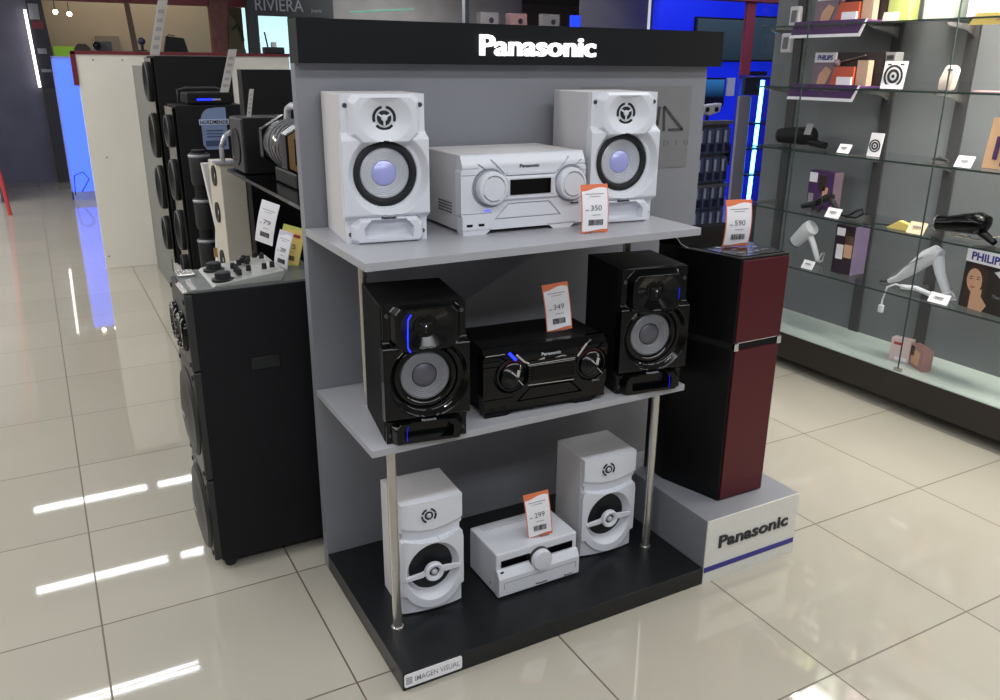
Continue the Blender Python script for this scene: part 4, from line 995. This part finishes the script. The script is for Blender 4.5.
# shelf 3 right
t = item('styling_brush', 'small dark clip lying on the third shelf by the rail', 'hair clip', .79, 1.202, 3.1); MB().tube([(-.04, 0, .01), (0, 0, .018), (.04, 0, .01)], [.005, .012, .006], n=10).build('clip_body', M_dgrey, t, smooth=True)
t = item('blister_board', 'orange and purple blister card of attachments on third shelf', 'package', .445, 1.202, 3.05)
MB().box((0, .02, .11), (.22, .006, .22), tilt=-.12).build('pack_card', mat('peach_card', '#e2b78e', .5), t)
for i, (x, z, w_, h_) in enumerate(((-.06, .09, .018, .1), (-.025, .12, .03, .03), (-.02, .05, .018, .07), (.02, .09, .04, .035), (.03, .15, .02, .03))):
    MB().box((x, .008+z*.12-.006, z), (w_, .014, h_), tilt=-.12, bevel=.002).build('attachment', M_purple, t)
MB().box((0, .035, .205), (.2, .002, .022), tilt=-.12).build('hanger_strip', M_paper, t)
tagcard('white price tag beside the orange blister card, third shelf', .585, 1.202, .08, .055)
# shelf 2
carton('product_box', 'tall purple hair dryer box at the left of the second shelf', 1.49, .872, .17, .07, .21, M_purple, x=3.13, side=M_mauve, face=[(.02, .34, .70, .95, M_paper, 'brand_card'), (.42, .7, .5, .9, M_hair, 'photo_hair'), (.6, .8, .3, .6, M_skin, 'photo_face'), (.05, .25, .1, .4, M_greyink, 'photo_product')])
t = item('curling_iron', 'black curling iron with coiled lead before the purple box', 'curling iron', 1.38, .872, 3.04)
MB().tube([(-.14, 0, .02), (-.06, .0, .045), (.02, 0, .09), (.06, 0, .10)], [.014, .018, .02, .012], n=12).build('barrel', M_rubber, t, smooth=True)
MB().tube([(.04, 0, .09), (.08, 0, .05), (.13, 0, .012)], [.016, .014, .008], n=10).build('handle', M_rubber, t, smooth=True)
MB().tube([(.13, 0, .01), (.17, 0, .015), (.22, 0, .05), (.25, 0, .06), (.26, 0, .04), (.22, 0, .012), (.15, .0, .006)], .005, n=8).build('cord', M_rubber, t, smooth=True)
MB().tube([(-.05, -.02, .01), (-.03, -.02, .07), (0, -.02, .085), (.02, -.02, .04), (-.01, -.02, .01), (-.04, -.02, .03)], .006, n=8).build('cord_coil', M_rubber, t, smooth=True)
tagcard('white price tag in front of the curling iron, second shelf', 1.25, .872, .09, .055)
t = item('curling_wand', 'yellow curling wand package lying on the second shelf', 'package', .86, .872, 3.0)
MB().prism([(-.09, 0), (.04, 0), (.05, .03), (-.02, .045)], 0, .03, bevel=.003).build('wand_body', M_yellow, t)
MB().cyl((-.16, .015, .006), (-.08, .015, .012), .005, n=8).build('wand_tip', M_ink, t)
tagcard('peach price tag beside the yellow wand, second shelf', .76, .872, .09, .06, m=mat('peach_tag', '#e8cfae', .5))
hair_dryer('glossy black hair dryer with folded stand on the second shelf', .585, .872, M_gloss,
           [(-.13, 0, .055), (-.08, 0, .06), (0, 0, .075), (.07, 0, .085), (.10, 0, .08), (.112, 0, .075)], [.038, .036, .045, .052, .045, .02],
           [(.06, 0, .06), (.11, 0, .035), (.16, -.01, .012)], [.02, .018, .014], x=3.06, ring=M_steel, cordpts=[(-.05, -.02, .015), (0, -.03, .03), (.05, -.02, .02), (.02, 0, .01), (-.04, .0, .01), (-.05, -.02, .02), (.08, -.01, .01), (.2, 0, .05), (.26, 0, .03)])
# shelf 1
hair_dryer('white hair dryer standing tilted left of the boxed dryer', 1.54, .572, M_white, [(-.09, 0, .09), (-.04, 0, .14), (.0, 0, .18), (.02, 0, .195)], [.035, .042, .046, .044], [(.01, 0, .15), (.05, 0, .09), (.09, 0, .015)], [.018, .017, .013], x=3.14,
           cordpts=[(.09, 0, .01), (.11, 0, .06), (.13, 0, .07), (.12, 0, .02), (.10, 0, .01)])
tagcard('white price tag in front of the tilted white dryer', 1.37, .572, .075, .05)
carton('product_box', 'boxed hair dryer with dark purple front and lilac side, first shelf', 1.22, .572, .12, .12, .26, mat('plum_card', '#2a1d2b', .45), x=3.05, rz=RZ+.05, side=mat('lilac_side', '#7e6f8f', .5), face=[(.08, .5, .78, .94, M_paper, 'brand_card'), (.55, .95, .35, .8, M_skin, 'photo_face'), (.5, .98, .62, .85, M_hair, 'photo_hair'), (.15, .5, .3, .6, M_paper, 'photo_product')])
t = item('folding_dryer', 'large white folding hair styler with plug lead on first shelf', 'hair styler', .75, .572, 3.08)
MB().tube([(-.19, 0, .018), (-.14, 0, .045), (-.06, 0, .12), (.0, 0, .18), (.04, 0, .205), (.065, 0, .20)], [.012, .018, .032, .04, .042, .03], n=20).build('upper_arm', M_white, t, smooth=True)
MB().tube([(.05, 0, .19), (.08, -.005, .12), (.13, -.01, .04), (.155, -.01, .015)], [.03, .024, .02, .012], n=16).build('lower_arm', M_white, t, smooth=True)
MB().tube([(-.17, -.035, .04), (-.08, -.042, .125), (-.0, -.044, .185)], .003, n=6).build('seam_line', M_greyink, t)
MB().tube([(-.24, 0, .006), (-.19, 0, .016)], .006, n=6).build('dark_tip', M_ink, t)
MB().tube([(.16, -.02, .02), (.05, -.05, .02), (-.06, -.06, .025), (-.10, -.07, .03), (-.13, -.09, .01), (-.145, -.09, -.06), (-.145, -.09, -.09)], .005, n=8).build('cord', M_white, t, smooth=True)
MB().tube([(-.08, -.05, .02), (0, -.05, .03), (.08, -.05, .018)], .012, n=8).build('cord_bundle', M_white, t, smooth=True)
MB().bb(-.157, -.133, -.10, -.08, -.125, -.085, bevel=.004).build('plug', M_white, t)
MB().tube([(.14, -.03, .03), (.17, -.03, .05), (.19, -.03, .03), (.17, -.03, .01), (.2, -.03, .02)], .005, n=8).build('cord_loop', M_white, t, smooth=True)
tagcard('white price tag in front of the folding styler, first shelf', .585, .572, .10, .05)
# Philips poster box
t = item('poster_box', 'large dryer box picturing a dark-haired woman under PHILIPS', 'box', .40, .572, 3.02, RZ-.15); t.scale = (1.12, 1.12, 1.12)
MB().bb(-.12, .14, 0, .09, 0, .25, bevel=.002).build('carton', mat('box_black', '#26201f', .4), t)
MB().bb(-.12, .14, -.0012, 0, .19, .25).build('brand_band', M_paper, t)
text_mesh('brand_lettering', 'PHILIPS', M_navy, t, w=.15, h=.034, loc=(-.02, -.0014, .217), extrude=.0008, bold=.03)
def ell(cx, cz, rx, rz_, n=24, rot=0):
    return [(cx+rx*math.cos(2*PI*k/n)*math.cos(rot)-rz_*math.sin(2*PI*k/n)*math.sin(rot), cz+rx*math.cos(2*PI*k/n)*math.sin(rot)+rz_*math.sin(2*PI*k/n)*math.cos(rot)) for k in range(n)]
MB().prism([(-.11, .0), (-.02, .0), (.0, .10), (-.005, .16), (-.03, .188), (-.07, .188), (-.095, .165), (-.10, .11)], -.0016, -.0012).build('photo_hair', M_hair, t)
MB().prism([(-.07, .0), (-.005, .0), (.012, .03), (-.02, .06), (-.02, .09), (-.07, .075)], -.0020, -.0016).build('photo_neck', M_skin, t)
MB().prism(ell(-.062, .118, .036, .05, rot=.15), -.0024, -.0020).build('photo_face', M_skin, t)
m = MB(); m.prism(ell(-.078, .123, .007, .0022), -.0027, -.0024); m.prism(ell(-.047, .126, .007, .0022), -.0027, -.0024)
m.prism(ell(-.078, .132, .009, .0016), -.0027, -.0024); m.prism(ell(-.046, .135, .009, .0016), -.0027, -.0024); m.build('photo_eyes', M_hair, t)
MB().prism(ell(-.066, .090, .012, .0035, rot=.1), -.0027, -.0024).build('photo_lips', mat('lip_print', '#b05a50'), t)
MB().prism([(.02, .17), (.07, .19), (.12, .185), (.12, .15), (.06, .145)], -.0020, -.0012).build('photo_product', mat('print_white', '#c9ccd2'), t)
text_mesh('product_lettering', 'ThermoPro', M_greyink, t, w=.09, h=.013, loc=(.075, -.0014, .075), extrude=.0006)
# deck: pink boxes
carton('product_box', 'pale pink box with red logo on the showcase deck', .80, .2, .10, .05, .12, mat('rose_white', '#d9c3c2', .5), x=3.06, rz=RZ+.2, face=[(.15, .6, .72, .84, M_crimson, 'box_logo'), (.3, .9, .05, .2, M_paper, 'box_text')])
carton('product_box', 'copper pink box angled right of the pale box on the deck', .70, .2, .13, .05, .11, mat('copper_pink', '#a77c77', .4), x=3.05, rz=RZ-.45, face=[(.2, .75, .15, .8, M_skin, 'photo_face'), (.1, .35, .5, .95, M_hair, 'photo_hair')])
# ------------------------------------------------------------------ CEILING TUBE LIGHTS
M_tube = mat('tube_glow', '#ffffff', .4, emis='#f6f8ff', es=22., noise=0)
M_fix = mat('fixture_white', '#cfcfcb', .5)
f0 = None
places = []
for y in (2.58, 4.31, 6.05, 7.72):
    xs_ = (-.69, .58, 1.83, 3.08, 4.75, 5.98)
    for x in xs_: places.append((x, y))
def pos_label(x, y): return None
for i, (x, y) in enumerate(places):
    if f0 is None:
        f0 = thing('ceiling_light', 'twin tube ceiling light seen as a streak in the floor tiles', 'ceiling light', (x, y, 3.0), group='twin tube ceiling lights')
        MB().bb(-.6, .6, -.07, .07, .03, .12, bevel=.004).build('fixture', M_fix, f0)
        for dy in (-.035, .035): MB().cyl((-.57, dy, .012), (.57, dy, .012), .0055, n=8).build('tube', M_tube, f0, smooth=True)
    else: dup(f0, (x, y, 3.0))

# ------------------------------------------------------------------ LIGHT
w = bpy.data.worlds.new('World'); scene.world = w; w.use_nodes = True
bgn = w.node_tree.nodes['Background']; bgn.inputs[0].default_value = (.92, .93, 1.0, 1); bgn.inputs[1].default_value = .3
def area(loc, rot, sx, sy, e, col=(1, 1, 1)):
    l = bpy.data.lights.new('area', 'AREA'); l.shape = 'RECTANGLE'; l.size = sx; l.size_y = sy; l.energy = e; l.color = col
    o = bpy.data.objects.new('area_lamp', l); COL.objects.link(o); o.location = loc; o.rotation_euler = rot; return o
area((-1.2, -2.6, 3.0), (math.radians(8), 0, 0), 5, .4, 70, (.95, .97, 1))
area((1.2, -.9, 3.0), (0, 0, 0), 5, .25, 46, (.95, .97, 1))
area((-2.8, .9, 3.0), (0, 0, 0), 3.5, .25, 48, (.96, .97, 1))
area((-3.4, 6.0, 3.0), (0, 0, 0), 3.0, 8, 330, (1, .98, .95))  # broad soft lamp added to brighten the far-left floor
area((2.2, .9, 3.0), (0, 0, 0), 1.3, .9, 16, (.95, .97, 1))
cl_ = area((3.12, .05, 2.07), (0, 0, 0), .16, 2.0, 24, (1, .95, .86))
area((2.985, .05, 2.07), (0, math.radians(-6), 0), .06, 2.0, 50, (1, .9, .76)); cl_.data.spread = math.radians(120)
area((4.6, 10.6, 3.0), (0, 0, 0), 1.5, .6, 45, (.95, .97, 1))  # lamp added to lift the dim shop interior above the header
area((1.0, 12.9, 3.0), (0, 0, 0), 2.5, 1, 26, (1, .9, .74))
area((6.5, 5.0, 2.8), (0, 0, 0), 2, 2, 25, (.5, .6, 1))

# ------------------------------------------------------------------ CAMERA
cam = bpy.data.cameras.new('camera'); cam.sensor_width = 36; cam.lens = 829.45/1000*36; cam.clip_start = .05; cam.clip_end = 100
co = bpy.data.objects.new('camera', cam); COL.objects.link(co)
r = Vector((0.87795252, -0.47868637, 0.00766336)); u = Vector((0.1486705, 0.28782049, 0.94607423)); f = Vector((0.45507851, 0.82946894, -0.32385927))
Mx = Matrix((( r.x, u.x, -f.x, -.6597), (r.y, u.y, -f.y, -1.7360), (r.z, u.z, -f.z, 1.6183), (0, 0, 0, 1)))
co.matrix_world = Mx
scene.camera = co
scene.view_settings.view_transform = 'Standard'
scene.view_settings.look = 'None'
scene.cycles.transparent_max_bounces = 24
scene.view_settings.exposure = .06
